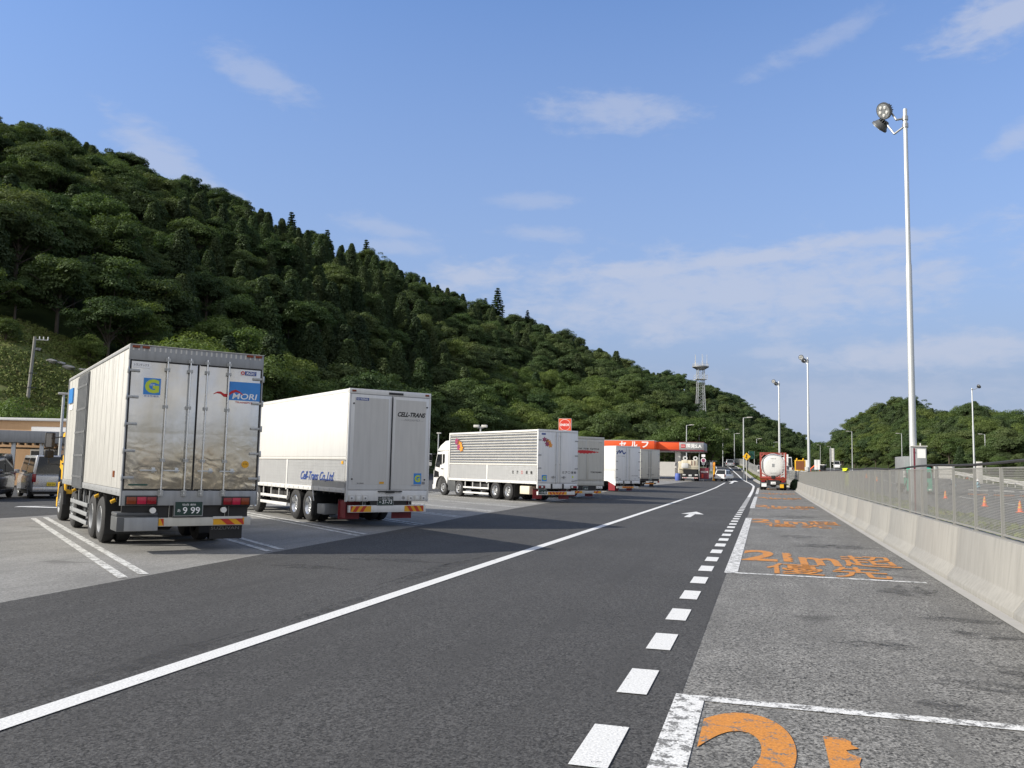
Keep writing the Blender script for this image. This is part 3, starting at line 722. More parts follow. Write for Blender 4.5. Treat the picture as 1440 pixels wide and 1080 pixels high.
b = MB(); b.box(.42, .98, .0, .02, .60, .645); b.build('underrun_strip', M['lgrey'], t)
rear_bumper(t, -.57, 1.15, .47, .63, [(-.565, -.47, 1, False), (.43, 1.02, 2, False)], 'beige')
b = MB(); b.box(-1.20, 1.1, .10, .16, .62, .87); b.build('underrun_plate', M['black'], t)
b = MB(); b.box(-1.29, -.575, -.01, .62, .39, .66); b.box(-1.29, -.575, .05, .6, .6601, .73); b.build('tool_box', M['dgrey'], t, bevel=.02)
b = MB(); b.box(-1.16, -.58, -.022, -.0115, .40, .64); b.build('tool_box_cover', M['grey'], t, bevel=.004)
f_ = flap(t, .42, 1.04, .2, .20, .47, 'flapblack'); letters('flap_lettering', 'SUZUVAN', f_, (.44, .196, .38), XV, ZV, .54, .06, M['inkgrey'], bold=.005)
flap(t, -1.22, -.6, 1.75, .22, 1.0, 'flapblack'); flap(t, .6, 1.22, 1.75, .2, 1.0, 'flapblack')
for s in (-1, 1):
    for y in (2.46, 3.62):
        b = MB(); pts = [(y + .56 * math.cos(a), .47 + .56 * math.sin(a)) for a in np.linspace(.5, math.pi - .5, 9)]
        b.loft([[(s * 1.2, p[0], p[1]), (s * .62, p[0], p[1]), (s * .62, p[0], p[1] + .012), (s * 1.2, p[0], p[1] + .012)] for p in pts]); b.build('mudguard', M['black'], t)
side_guard(t, -1.2, 4.3, 7.2, (.27, .46, .66), 'grey', 4, 1.0); side_guard(t, 1.2, 4.3, 7.2, (.27, .46, .66), 'grey', 4, 1.0)
b = MB()
for y in (4.7, 5.3, 5.9): b.cyl((-1.05, y, .62), (-.55, y, .62), .2, n=16)
b.build('air_tank', M['dgrey'], t, smooth=True)
for y, z in ((1.0, .9), (3.05, .92), (6.7, .92)):
    b = MB(); b.cyl((-1.25, y, z - .02), (-1.17, y, z + .02), .035, n=10); b.build('marker_lamp', M['yellow'], t, smooth=True)
cab(t, L, 'yellow', top=2.45, mirror_col='black', front=1.62, w=1.17)
# ---- wing body helper
def wing_truck(label, x, y, T, L, rear_axles, front_axles, upper, gate, trim, base_z=.92, gate_z=1.80, posts=(4.8,), R=.46):
    t = thing('wing_truck', label, 'lorry', group=GRP); place(t, x, y)
    chassis(t, L, .58, .86); axles(t, rear_axles, front_axles, R)
    b = MB(); b.box(-1.2, 1.2, .1, L - .03, base_z + .04, T - .03); b.build('cargo_body', M['lgrey'], t)
    for s in (-1, 1):
        if upper == 'corr':
            b = MB(); n = 64; z0, z1 = gate_z + .1, T - .12; vs = []
            for k in range(n * 6 + 1):
                z = z0 + (z1 - z0) * k / (n * 6); ph = 2 * math.pi * k / (n * 6) * 11
                vs.append((s * (1.218 + .024 * math.sin(ph) * min(1, 1.0)), z))
            m_ = len(vs); b.add([(vx, .1, vz) for vx, vz in vs] + [(vx, L - .1, vz) for vx, vz in vs], [(i, i + 1, m_ + i + 1, m_ + i) for i in range(m_ - 1)])
            w_ = b.build('wing_panel', M['corr'], t, smooth=True); w_.data.set_sharp_from_angle(angle=rad(89))
        else:
            b = MB(); b.box(*sorted((s * 1.205, s * 1.243)), .1, L - .1, gate_z + .1, T - .1); b.build('wing_panel', M[upper], t, bevel=.01)
        b = MB(); b.box(*sorted((s * 1.205, s * 1.246)), .1, L - .1, gate_z + .015, gate_z + .095); b.build('wing_rail', M['lgrey'], t, bevel=.006)
        ys = [.1] + list(posts) + [L - .1]
        for a, c in zip(ys[:-1], ys[1:]):
            b = MB(); b.box(*sorted((s * 1.205, s * 1.235)), a + .07, c - .07, base_z + .13, gate_z)
            for k in range(1, 9): z = base_z + .13 + (gate_z - base_z - .13) * k / 9; b.box(*sorted((s * 1.2351, s * 1.2385)), a + .07, c - .07, z - .006, z + .006)
            b.build('side_gate', M[gate], t)
        for yy in posts:
            b = MB(); b.box(*sorted((s * 1.2, s * 1.252)), yy - .06, yy + .06, base_z - .05, gate_z + .01); b.build('gate_post', M[trim], t, bevel=.008)
        b = MB(); b.box(*sorted((s * 1.2, s * 1.25)), .1, L - .1, base_z, base_z + .125)
        for k in range(int(L / .42)): b.box(*sorted((s * 1.2501, s * 1.262)), .3 + k * .42, .36 + k * .42, base_z + .03, base_z + .1)
        b.build('body_rail', M[trim], t, bevel=.004)
        b = MB(); b.box(*sorted((s * 1.2, s * 1.25)), .02, .1, base_z, T); b.box(*sorted((s * 1.2, s * 1.25)), L - .1, L, base_z, T); b.box(*sorted((s * 1.2, s * 1.25)), .1, L - .1, T - .1, T)
        b.build('body_frame', M[trim], t, bevel=.008)
    b = MB(); b.box(-1.2, 1.2, 0.02, L, T - .03, T - .005); b.build('roof', M['white'], t)
    return t
# ---- 2: white wing lorry
T, L = 3.75, 9.6
t = wing_truck('white wing lorry with grey rear door panels and blue script on its side gate', -10.77, 21.15, T, L, [2.88, 4.05], [8.0, 9.8], 'white', 'alu', 'white')
def wing_rear(t, T, zb, frame, panel, split=.03, pz=(1.15, 3.52), hbar=True):
    b = MB(); b.box(-1.25, 1.25, 0, .09, T - .13, T + .01); b.box(-1.25, -1.2, 0, .09, zb, T - .131); b.box(1.2, 1.25, 0, .09, zb, T - .131); b.box(-1.199, 1.199, 0, .09, zb + .02, 1.0)
    b.build('rear_frame', M[frame], t, bevel=.01)
    ds = []
    for xa, xb in ((-1.195, split - .006), (split + .006, 1.195)):
        b = MB(); z0, z1 = 1.01, T - .14; b.box(xa, xb, -.006, .05, z0, z1); d = b.build('rear_door', M[frame], t, bevel=.012)
        b = MB(); b.box(xa + .11, xb - .10, -.0105, -.0065, pz[0], pz[1]); b.build('door_panel', M[panel], d)
        ds.append(d)
    return ds
wing_rear(t, T, .69, 'white', 'lgrey')
b = MB(); b.box(-.08, .36, -.02, -.001, T - .10, T - .04); b.build('drip_guard', M['black'], t)
for x in (-1.12, 1.12):
    b = MB(); b.box(x - .06, x + .06, -.02, -.001, T - .08, T - .03); b.build('marker_lamp', M['lensamber'], t, bevel=.005)
yd = -.0105
letters('rear_lettering', 'CELL-TRANS', t, (.20, yd, 3.05), XV, ZV, .88, .135, M['ink'], shear=.35, bold=.045)
letters('rear_lettering', '—HASAMO—', t, (.30, yd, 2.935), XV, ZV, .72, .06, M['inkgrey'], shear=.3)
g = sign('maker_sign', -1.05, -.68, 3.44, 3.515, 'inkblue', yd + .001); letters('sign_lettering', 'D-WING', g, (-1.02, yd - .003, 3.455), XV, ZV, .31, .045, M['inkwhite'], bold=.02)
g = sign('safety_sign', .76, 1.0, 1.17, 1.48, 'skyblue', yd + .001); letters('sign_lettering', 'G', g, (.79, yd - .003, 1.23), XV, ZV, .18, .2, M['lime'], bold=.05); letters('sign_lettering', '安全性優良事業所', g, (.70, yd + .001, 1.125), XV, ZV, .3, .03, M['inkblue'])
g = sign('door_label', -.29, -.15, 1.175, 1.235, 'chevy', yd + .001); g = sign('door_label', 1.02, 1.12, 1.17, 1.24, 'inkgrey', yd + .001)
letters('rear_lettering', '最大積載量', t, (-.95, yd, 1.17), XV, ZV, .2, .035, M['ink'])
for x in (-1.12, -1.1, 1.12, 1.1):
    b = MB(); b.cyl((x, -.03, 3.35 if abs(x) > 1.11 else 1.3), (x, -.006, 3.35 if abs(x) > 1.11 else 1.3), .022, n=10); b.build('lock_knob', M['black'], t)
b = MB(); b.cyl((.03, -.035, 1.02), (.03, -.035, 3.58), .016, n=8); b.box(-.32, .40, -.05, -.002, .955, .985); b.box(-.1, .16, -.07, -.051, .93, .99); b.build('door_lock', M['black'], t)
for s, x0 in ((-1, -1.17), (1, .60)):
    for k in range(3):
        b = MB(); x = x0 + k * .20; b.box(x, x + .17, -.02, .05, .70, .87); o = b.build('tail_lamp', M['lgrey'], t, bevel=.008)
        b = MB(); b.box(x + .035, x + .135, -.026, -.0205, .735, .835); lp = b.build('lens', M['lensclear'], o, bevel=.004)
        b = MB(); b.box(x + .06, x + .11, -.03, -.0265, .76, .81); b.build('lens', M['inkgrey' if k != 1 else 'lensclear'], o)
b = MB(); b.box(-.52, .58, .03, .06, .58, .92); b.build('plate_panel', M['black'], t)
number_plate(t, -.30, .16, .60, .83, -.0, '37-73', small='仙台 100')
b = MB(); b.cyl((.47, .0, .79), (.47, .03, .79), .05, n=16); b.build('reverse_lamp', M['lensclear'], t, smooth=True)
rear_bumper(t, -1.14, 1.19, .40, .59, [(-1.09, -.49, 3, True), (.52, 1.12, 3, False)], 'white')
flap(t, -1.24, -.62, .5, .20, .75, 'flapred'); flap(t, .36, .98, .5, .20, .75, 'flapred')
flap(t, -1.22, -.6, 2.25, .2, .9, 'flapblack')
b = MB(); b.box(-1.21, -1.19, .12, .6, .25, .72); b.build('side_flap', M['flapred'], t)
b = MB(); b.box(-1.2, -.7, 1.62, 2.2, .26, .55); b.build('tool_box', M['grey'], t, bevel=.02)
side_guard(t, -1.21, 4.75, 7.4, (.41, .63), 'white', 4, .92); side_guard(t, 1.21, 4.75, 7.4, (.41, .63), 'white', 4, .92)
b = MB(); b.tube([(-1.24, 2.5, 1.0), (-1.25, 2.35, .62)], .02, 6); b.build('stay', M['white'], t)
letters('side_lettering', 'Cell-Trans Co.,Ltd.', t, (-1.2425, 3.55, 1.17), (0, -1, 0), ZV, 2.65, .30, M['inkblue'], shear=.5, bold=.02)
b = MB(); b.box(-1.25, -1.236, .28, .40, 1.70, 1.78); b.build('marker_lamp', M['chevy'], t)
cab(t, L, 'white', top=2.8, deflector=3.6)
# ---- 3: corrugated wing lorry
T, L = 3.62, 9.0
t = wing_truck('white cabbed wing lorry with a corrugated silver side and pale blue rear doors', -10.75, 41.59, T, L, [2.73, 3.98], [7.89, 9.68], 'corr', 'alu', 'white', base_z=.90, gate_z=1.80, posts=(4.76,))
def plain_rear(t, T, zb, frame, panel, split, rods, pz0=.97, hinges=True, hz=(1.1, 1.7, 2.35, 3.1)):
    b = MB(); b.box(-1.25, 1.25, 0, .09, T - .10, T + .01); b.box(-1.25, -1.21, 0, .09, zb, T - .101); b.box(1.21, 1.25, 0, .09, zb, T - .101); b.box(-1.209, 1.209, 0, .09, zb, pz0 - .02)
    b.build('rear_frame', M[frame], t, bevel=.01); ds = []
    for i, (xa, xb) in enumerate(((-1.205, split - .006), (split + .006, 1.205))):
        b = MB(); b.box(xa, xb, -.006, .05, pz0, T - .11); d = b.build('rear_door', M[panel], t, bevel=.012); ds.append(d)
        s = -1 if i == 0 else 1
        for x in [r for r in rods if (r < split) == (i == 0)]:
            b = MB(); b.cyl((x, -.035, pz0 - .06), (x, -.035, T - .08), .017, n=8)
            for z in (pz0 + .05, 1.9, T - .3): b.box(x - .04, x + .04, -.04, -.0065, z - .03, z + .03)
            b.build('locking_rod', M['steel'], d)
        if hinges:
            for z in hz:
                b = MB(); b.box(*sorted((s * 1.26, s * 1.05)), -.022, -.0065, z - .03, z + .03); b.build('hinge', M['grey'], d, bevel=.004)
    return ds
plain_rear(t, T, .69, 'whitedoor', 'whitedoor', -.01, [-.14, .12])
yd = -.006
def leafpatch(t, o, right, upv, sc):
    R = Vector(right); U = Vector(upv); N = R.cross(U); o = Vector(o)
    for k, (cx, cz, a, mat) in enumerate(((-.16, .12, .6, 'leafpurple'), (.02, .05, -.3, 'leafbrown'), (.12, -.02, .9, 'leaforange'), (.2, -.15, .2, 'leaforange'), (.0, -.1, 1.9, 'leafpurple'))):
        b = MB(); pts = []
        for i in range(12):
            q = 2 * math.pi * i / 12; r = (.15 if i % 2 == 0 else .085) * sc; pts.append(o + R * (cx * sc + r * math.cos(q + a) * 1.1) + U * (cz * sc + r * math.sin(q + a)) + N * (.002 + .0012 * k))
        b.poly(pts); b.build('leaf_decal', M[mat], t, recalc=False)
leafpatch(t, (-.71, yd, 3.0), XV, ZV, 1.0); leafpatch(t, (-1.242, 7.9, 2.95), (0, -1, 0), ZV, 1.5)
letters('rear_lettering', '北港〇運輸', t, (.24, yd, 1.44), XV, ZV, .91, .13, M['ink'], bold=.01, spacing=1.3)
for k, ch in enumerate('北港〇運輸'): letters('side_lettering', ch, t, (-1.243, 2.32 - k * .42, 1.38), (0, -1, 0), ZV, .17, .17, M['ink' if k != 2 else 'inkred'], bold=.012)
g = sign('safety_sign', -1.0, -.70, 1.05, 1.36, 'skyblue'); letters('sign_lettering', 'G', g, (-.95, yd - .004, 1.11), XV, ZV, .2, .2, M['lime'], bold=.05)
g = sign('maker_sign', -1.05, -.8, 3.36, 3.44, 'inkblue'); g = sign('door_label', .85, 1.05, 1.04, 1.09, 'inkgrey')
b = MB(); b.cyl((.93, yd - .004, 1.28), (.93, yd + .002, 1.28), .05, n=16); b.build('round_sticker', M['lime'], t)
for x in (-.3, .35):
    b = MB(); b.box(x - .12, x + .12, -.05, -.007, 1.25, 1.28); b.box(x - .03, x + .03, -.06, -.007, 1.2, 1.32); b.build('door_handle', M['grey'], t)
for x in (-.40, .31):
    b = MB(); b.box(x - .035, x + .035, -.05, .0, .68, .93); b.build('dock_buffer', M['black'], t)
lamp_cluster(t, -1.17, -.82, .72, .82, order=('lensred', 'lensclear', 'lensred')); lamp_cluster(t, .82, 1.17, .72, .82, order=('lensclear', 'lensred', 'lensred'))
number_plate(t, -1.15, -.68, .42, .62, -.0, '11-03')
rear_bumper(t, -1.2, 1.1, .37, .54, [(-.59, 0.0, 3, False), (.0, .58, 3, True)], 'white')
flap(t, -1.24, -.70, .4, .17, .68, 'flapred'); flap(t, .35, 1.0, .4, .15, .68, 'flapred'); flap(t, -1.22, -.6, 2.1, .2, .9, 'flapblack')
b = MB(); b.box(-1.22, -.7, .75, 1.6, .37, .78); b.build('tool_box', M['cream'], t, bevel=.03)
side_guard(t, -1.21, 4.6, 7.3, (.27, .55), 'white', 4, .9); side_guard(t, 1.21, 4.6, 7.3, (.27, .55), 'white', 4, .9)
b = MB(); b.box(-1.18, -.5, 8.30, 9.15, .3, .95); b.build('battery_box', M['dgrey'], t, bevel=.03)
cab(t, L, 'white', front=1.75, top=2.56, deflector=3.2)
# ---- 4: beige doored lorry with red brush stroke
T, L = 3.57, 9.2
t = wing_truck('beige backed lorry with a red brush stroke across its rear doors', -10.68, 48.85, T, L, [2.8, 4.0], [7.9, 9.6], 'white', 'alu', 'white', posts=(4.8,))
wing_rear(t, T, .72, 'beige', 'beige', split=-.06, pz=(1.12, 3.33))
yd = -.0105
b = MB(); up_ = []; lo_ = []
for i in range(25):
    x = -.98 + 1.85 * i / 24; k = math.sin(math.pi * min(1, (i + 1) / 8) / 2) * (1 - max(0, i - 13) / 11.5)
    up_.append((x, yd - .002, 2.70 + .09 * k + .014 * math.sin(i * 2.7))); lo_.append((x, yd - .002, 2.70 - .10 * k + .022 * math.sin(i * 1.9)))
for i in range(24): b.quad(lo_[i], lo_[i + 1], up_[i + 1], up_[i])
b.build('brush_stroke', M['inkred'], t)
letters('rear_lettering', 'one ice tyme', t, (-.95, yd, 2.80), XV, ZV, 1.80, .15, M['ink'], shear=.1, bold=.01)
letters('rear_lettering', 'YOKOHAMA', t, (.2, yd, 1.47), XV, ZV, .86, .1, M['ink'], bold=.03)
letters('rear_lettering', '最大積載量', t, (.82, yd, 3.24), XV, ZV, .25, .04, M['inkgrey'])
number_plate(t, -.30, .05, .50, .66, -.0, '20-13'); 
b = MB(); b.box(-.6, .6, .03, .06, .45, .75); b.build('plate_panel', M['black'], t)
for x in (-1.15, .66):
    for k in range(3):
        b = MB(); b.box(x + k * .16, x + k * .16 + .14, -.02, .04, .56, .71); b.build('tail_lamp', M['lensclear'], t, bevel=.006)
rear_bumper(t, -1.1, 1.15, .28, .44, [(-.9, -.35, 2, True), (.5, 1.05, 2, True)], 'lgrey')
flap(t, .15, .72, .4, .10, .5, 'flapred'); flap(t, -1.1, -.5, .4, .12, .5, 'flapred')
side_guard(t, -1.21, 4.7, 7.3, (.4, .62), 'white', 4, .92)
cab(t, L, 'white', front=1.9, top=2.6, deflector=3.3)
# ---- 5: pale lorry with a blue wave logo
T, L = 3.55, 9.2
t = wing_truck('pale lorry with a dark blue wave logo on its rear door', -11.03, 66.9, T, L, [2.8, 4.0], [7.9, 9.6], 'white', 'whitedoor', 'white', base_z=.80, gate_z=1.62)
plain_rear(t, T, .62, 'whitedoor', 'whitedoor', .02, [-.2, .14], pz0=.86)
yd = -.006
b = MB(); wv = [(-1.15, 2.93), (-1.08, 3.02), (-.98, 3.14), (-.90, 3.19), (-.86, 3.12), (-.88, 3.0), (-.80, 3.04), (-.68, 3.17), (-.60, 3.17), (-.55, 3.05), (-.48, 2.95), (-.38, 2.96), (-.28, 3.06)]
for (xa, za), (xb, zb) in zip(wv[:-1], wv[1:]):
    d = Vector((xb - xa, 0, zb - za)).normalized(); n_ = Vector((-d.z, 0, d.x)) * .05
    A, B = Vector((xa, yd - .002, za)) - d * .02, Vector((xb, yd - .002, zb)) + d * .02; b.quad(A - n_, B - n_, B + n_, A + n_)
b.build('wave_logo', M['inkblue'], t, recalc=False)
letters('rear_lettering', 'あおい運輸', t, (-1.1, yd, 2.72), XV, ZV, .75, .07, M['inkgrey'])
letters('rear_lettering', '国際物流運輸', t, (.36, yd, 1.21), XV, ZV, .66, .06, M['ink'])
letters('rear_lettering', '仙台', t, (.62, yd, .97), XV, ZV, .22, .06, M['inkblue']); g = sign('door_label', -.95, -.75, .95, .99, 'ink')
lamp_cluster(t, -1.15, -.7, .66, .77, order=('lensclear', 'lensclear', 'lensclear'), frame='whitedoor'); lamp_cluster(t, .7, 1.15, .66, .77, order=('lensclear', 'lensclear', 'lensclear'), frame='whitedoor')
for x in (-.45, .3):
    b = MB(); b.box(x - .04, x + .04, -.05, .0, .58, .84); b.build('dock_buffer', M['black'], t)
rear_bumper(t, -1.1, 1.1, .26, .42, [(-.57, .0, 3, False), (0, .6, 3, True)], 'lgrey')
flap(t, -1.24, -.6, .45, -.0 + .06, .7, 'flapred'); flap(t, .2, .75, .4, .08, .5, 'flapred')
b = MB(); b.box(-1.235, -1.21, .12, .9, .08, .78); b.build('side_flap', M['flapred'], t)
b = MB(); b.prism([(.05, .80), (1.0, .80), (.05, .45)], 'yz', -1.248, -1.21); b.build('side_skirt', M['white'], t)
cab(t, L, 'white', front=1.9, top=2.6, deflector=3.3)
# ---- 6: grey beige lorry
T, L = 3.66, 9.2
t = wing_truck('grey beige lorry with dark door rods, farthest of the parked row', -11.44, 84.0, T, L, [2.8, 4.0], [7.9, 9.6], 'white', 'alu', 'white')
plain_rear(t, T, .84, 'beige', 'beige', -.03, [-.17, .1], pz0=.93, hz=(1.15, 1.8, 2.5, 3.2))
for x in (-.17, .1):
    b = MB(); b.box(x - .05, x + .05, -.012, -.007, .95, T - .13); b.build('rod_cover', M['dgrey'], t)
for x in (-.3, .3):
    b = MB(); b.box(x - .13, x + .13, -.05, -.007, 1.2, 1.24); b.build('door_handle', M['dgrey'], t)
b = MB(); b.box(-1.2, 1.2, .04, .1, .6, .84); b.build('underrun_plate', M['black'], t)
number_plate(t, -.2, .2, .66, .82, .0, '51-20')
rear_bumper(t, -.9, .8, .3, .44, [(-.6, -.0, 3, False), (.0, .5, 3, True)], 'dgrey')
flap(t, .25, .8, .4, .06, .5, 'flapblack'); flap(t, -.9, -.4, .4, .1, .5, 'flapblack')
b = MB(); b.box(1.0, 1.2, .0, .05, .45, .6); b.build('tail_lamp', M['lensred'], t)
cab(t, L, 'white', front=1.9, top=2.6, deflector=3.3)
# ------------------------------------------------------------------ cars
def pane(b, q, shrink=.88, off=.006, mi=0):
    q = [Vector(p) for p in q]; c = sum(q, Vector()) / len(q); n = (q[1] - q[0]).cross(q[2] - q[0]).normalized()
    b.poly([c + (p - c) * shrink + n * off for p in q], mi)
def car(name, label, cat, loc, rz, paint, L, W, H, bonnet=.9, boot=0.0, zb=.92, plate='inkwhite', rear_glass=True, group=None, slope=.45, rearslope=.15, R=.30):
    t = thing(name, label, cat, loc, rz, group)
    w = W / 2; y0, y1 = -L / 2, L / 2
    # lower body: sections along y so that nose and tail are rounded
    b = MB(); secs = []
    for y, k, zt, zl in ((y0, .90, zb - .04, .42), (y0 + .06, .95, zb, .28), (y0 + .35, 1.0, zb + .02, .24), (y1 - bonnet, 1.0, zb, .22), (y1 - .35, .98, zb - .08, .24), (y1 - .06, .90, zb - .18, .28), (y1, .80, zb - .30, .40)):
        x = w * k
        secs.append([(-x * .94, y, zl), (-x, y, zl + .12), (-x, y, zt - .16), (-x * .95, y, zt), (x * .95, y, zt), (x, y, zt - .16), (x, y, zl + .12), (x * .94, y, zl)])
    b.loft(secs); b.build('body', M[paint], t, bevel=.02)
    # cabin
    wb, wr = w * .93, w * .78
    rb0, rb1 = y0 + boot + .03, y1 - bonnet + .12; rt0, rt1 = rb0 + rearslope, rb1 - slope
    lo = [(-wb, rb0, zb - .01), (wb, rb0, zb - .01), (wb, rb1, zb - .01), (-wb, rb1, zb - .01)]; hi = [(-wr, rt0, H), (wr, rt0, H), (wr, rt1, H), (-wr, rt1, H)]
    b = MB(); b.add(lo + hi, [(0, 3, 2, 1), (4, 5, 6, 7), (0, 1, 5, 4), (1, 2, 6, 5), (2, 3, 7, 6), (3, 0, 4, 7)]); b.build('roof', M[paint], t, bevel=.05, seg=3)
    b = MB(); pane(b, [lo[0], lo[1], hi[1], hi[0]], .86, .008); b.build('rear_window', M['glass'], t, recalc=False)
    b = MB(); pane(b, [lo[2], lo[3], hi[3], hi[2]], .88, .008); b.build('windscreen', M['glass'], t, recalc=False)
    for s in (-1, 1):
        A, B, C_, D = [Vector(p) for p in ((lo[0], lo[3], hi[3], hi[0]) if s < 0 else (lo[1], lo[2], hi[2], hi[1]))]
        for f0, f1 in ((.06, .47), (.51, .94)):
            q = [A.lerp(B, f0), A.lerp(B, f1), D.lerp(C_, f1), D.lerp(C_, f0)]; q = [q[0].lerp(q[3], .12), q[1].lerp(q[2], .12), q[1].lerp(q[2], .86), q[0].lerp(q[3], .86)]
            if s < 0: q = q[::-1]
            b = MB(); pane(b, q, 1, .008); b.build('side_window', M['glass'], t, recalc=False)
        b = MB(); b.box(s * w - .012, s * w + .012, y0 + .4, y1 - .4, .26, .36); b.build('side_sill', M['plastic'], t)
        b = MB(); b.box(*sorted((s * (w - .02), s * (w + .19))), rb1 - .35, rb1 - .25, zb + .03, zb + .19); b.build('mirror', M[paint], t, bevel=.03)
        b = MB(); b.box(*sorted((s * (w * .97), s * (w * .78))), y0 - .025, y0 + .08, zb - .30, zb + .04); b.build('tail_lamp', M['lensred'], t, bevel=.015)
        b = MB(); b.box(*sorted((s * (w * .86), s * (w * .52))), y1 - .12, y1 + .012, zb - .36, zb - .24); b.build('headlight', M['lensclear'], t, bevel=.015)
        for y in (y0 + .62, y1 - .72): wheel(t, s * (w - .015) if s < 0 else w - .015, y, s, R, False, 'steel', .19)
    b = MB(); b.box(-w * .93, w * .93, y0 - .04, y0 + .1, .28, .48); b.box(-w * .88, w * .88, y1 - .12, y1 + .03, .26, .44); b.build('bumper', M[paint], t, bevel=.03)
    b = MB(); b.box(-w * .9, w * .9, y0 + .1, y1 - .1, .17, .26); b.build('underbody', M['black'], t)
    b = MB(); b.box(-.17, .17, y0 - .052, y0 - .04, .52, .68); o = b.build('number_plate', M['platey' if plate == 'y' else 'inkwhite'], t)
    letters('plate_number', '50-14', o, (-.13, y0 - .0525, .54), XV, ZV, .26, .08, M['ink'], bold=.01)
    b = MB(); b.box(-.18, .18, y1 + .03, y1 + .042, .34, .48); b.build('number_plate', M['inkwhite'], t)
    return t
kv = car('kei_van', 'silver boxy van with dark rear glass and a yellow number plate', 'van', (-30.2, 30.6, 0), rad(56), 'silverpaint', 3.4, 1.48, 1.80, bonnet=.55, zb=.98, plate='y', slope=.5, rearslope=.06)
car('minivan', 'black car at the left edge of the lot beside the silver van', 'car', (-30.5, 27.7, 0), rad(215), 'blackcar', 4.6, 1.78, 1.85, bonnet=.95, zb=1.0, slope=.75, rearslope=.12, R=.33)
car('hatchback', 'white car turning beside the filling station exit on the near lane', 'car', (-5.2, 122.0, gz(-5.2, 122)), rad(-16), 'whitecar', 3.8, 1.65, 1.5, bonnet=1.0, boot=.25, zb=.85, slope=.7, rearslope=.45)
car('estate_car', 'silver white car driving away up the exit road ahead of the turning white car', 'car', (-7.2, 195.5, gz(-7, 195.5)), rad(6), 'silverpaint', 4.4, 1.78, 1.65, bonnet=1.0, boot=.1, zb=.9, slope=.7, rearslope=.3)
car('van', 'white van coming down the expressway beyond the roadworks', 'van', (18.2, 239, gz(18, 239)), rad(176), 'whitecar', 4.7, 1.7, 1.95, bonnet=.6, zb=1.0, slope=.5)
# ------------------------------------------------------------------ tank container lorry on the right hand stall
t = thing('tank_lorry', 'lorry with a white tank in a red container frame', 'lorry', (.86, 86.4, gz(.9, 88)), rad(-.6))
zf = 1.10; L = 6.1
b = MB()
for x in (-1.22, 1.10):
    for y in (0, L - .12): b.box(x, x + .12, y, y + .12, zf, zf + 2.46)
for y in (0, L - .12):
    b.box(-1.1, 1.1, y + .002, y + .118, zf, zf + .16); b.box(-1.1, 1.1, y + .002, y + .118, zf + 2.36, zf + 2.455)
for x in (-1.218, 1.102):
    b.box(x, x + .116, .12, L - .12, zf + .002, zf + .14); b.box(x, x + .116, .12, L - .12, zf + 2.36, zf + 2.455)
for s in (-1, 1):
    for a in ((s * 1.12, .05, zf + .55), (s * .5, .05, zf + .16)), ((s * 1.12, .05, zf + 1.95), (s * .75, .05, zf + 2.36)): b.cyl(a[0], a[1], .05, n=6)
fr = b.build('container_frame', M['redframe'], t, bevel=.012)
b = MB(); prof_ = [(.09, .001), (.10, .55), (.13, .92), (.22, 1.08), (.4, 1.13), (L - .5, 1.13), (L - .3, 1.0), (L - .15, .7), (L - .1, .001)]
b.lathe(prof_, 'y', 40, c=(0, 0, zf + 1.24)); b.build('tank', M['white'], t, smooth=True)
b = MB()
for a in (45, 135, 225, 315): 
    c_, s_ = math.cos(rad(a)), math.sin(rad(a)); b.cyl((c_ * .55, .12, zf + 1.24 + s_ * .55), (c_ * .98, .24, zf + 1.24 + s_ * .98), .022, n=6)
b.box(-.10, .10, .07, .11, zf + 1.1, zf + 1.4); b.build('tank_fitting', M['grey'], t)
letters('tank_lettering', 'TANK 20', t, (-.25, .09, zf + 1.85), XV, ZV, .5, .09, M['ink']); letters('tank_lettering', 'MAX 30480', t, (-.3, .09, zf + .48), XV, ZV, .6, .07, M['inkgrey'])
b = MB()
for x in (.72, 1.02): b.box(x - .02, x + .02, -.04, -.002, zf + .1, zf + 2.4)
for k in range(9): b.box(.74, 1.0, -.03, -.012, zf + .2 + k * .25, zf + .225 + k * .25)
b.build('ladder', M['white'], t)
b = MB(); b.box(-.18, .18, -.05, .1, zf - .02, zf + .26); b.build('valve_box', M['black'], t, bevel=.02)
b = MB()
for s in (-.45, .45): b.box(s - .06, s + .06, .05, 9.0, .72, 1.06)
for y in (.05, 2, 4, 5.9): b.box(-1.2, 1.2, y, y + .12, .94, 1.09)
b.build('chassis', M['red'], t)
for x in (-1.0, .72):
    b = MB(); b.box(x, x + .30 + .0, -.01, .06, .86, .98) if False else b.box(x - .2, x + .45, -.01, .05, .90, 1.07); b.build('marker_board', M['lensamber'], t)
b = MB(); b.box(-.55, .62, .0, .08, .45, .95); b.build('bumper_panel', M['black'], t)
number_plate(t, -.22, .22, .55, .78, -.02, '15-62', mat='inkwhite', ink='ink')
for x in (-1.1, .75):
    b = MB(); b.box(x, x + .35, -.01, .05, .74, .88); b.build('tail_lamp', M['lensred'], t, bevel=.01)
b = MB(); b.box(-1.08, -.62, -.012, .0, .30, .62); b.build('mud_flap', M['inkwhite'], t)
b = MB(); b.box(.60, .95, -.012, .0, .22, .56); b.build('mud_flap', M['yellow'], t)
b = MB(); b.box(-1.2, 1.2, .02, .12, .58, .72); b.build('rear_bumper', M['dgrey'], t, bevel=.01)
axles(t, [1.0, 2.3], [], .5, 'grey')
axles(t, [6.9], [9.3], .5, 'grey')
cab(t, 7.4, 'white', front=2.0, top=2.9)
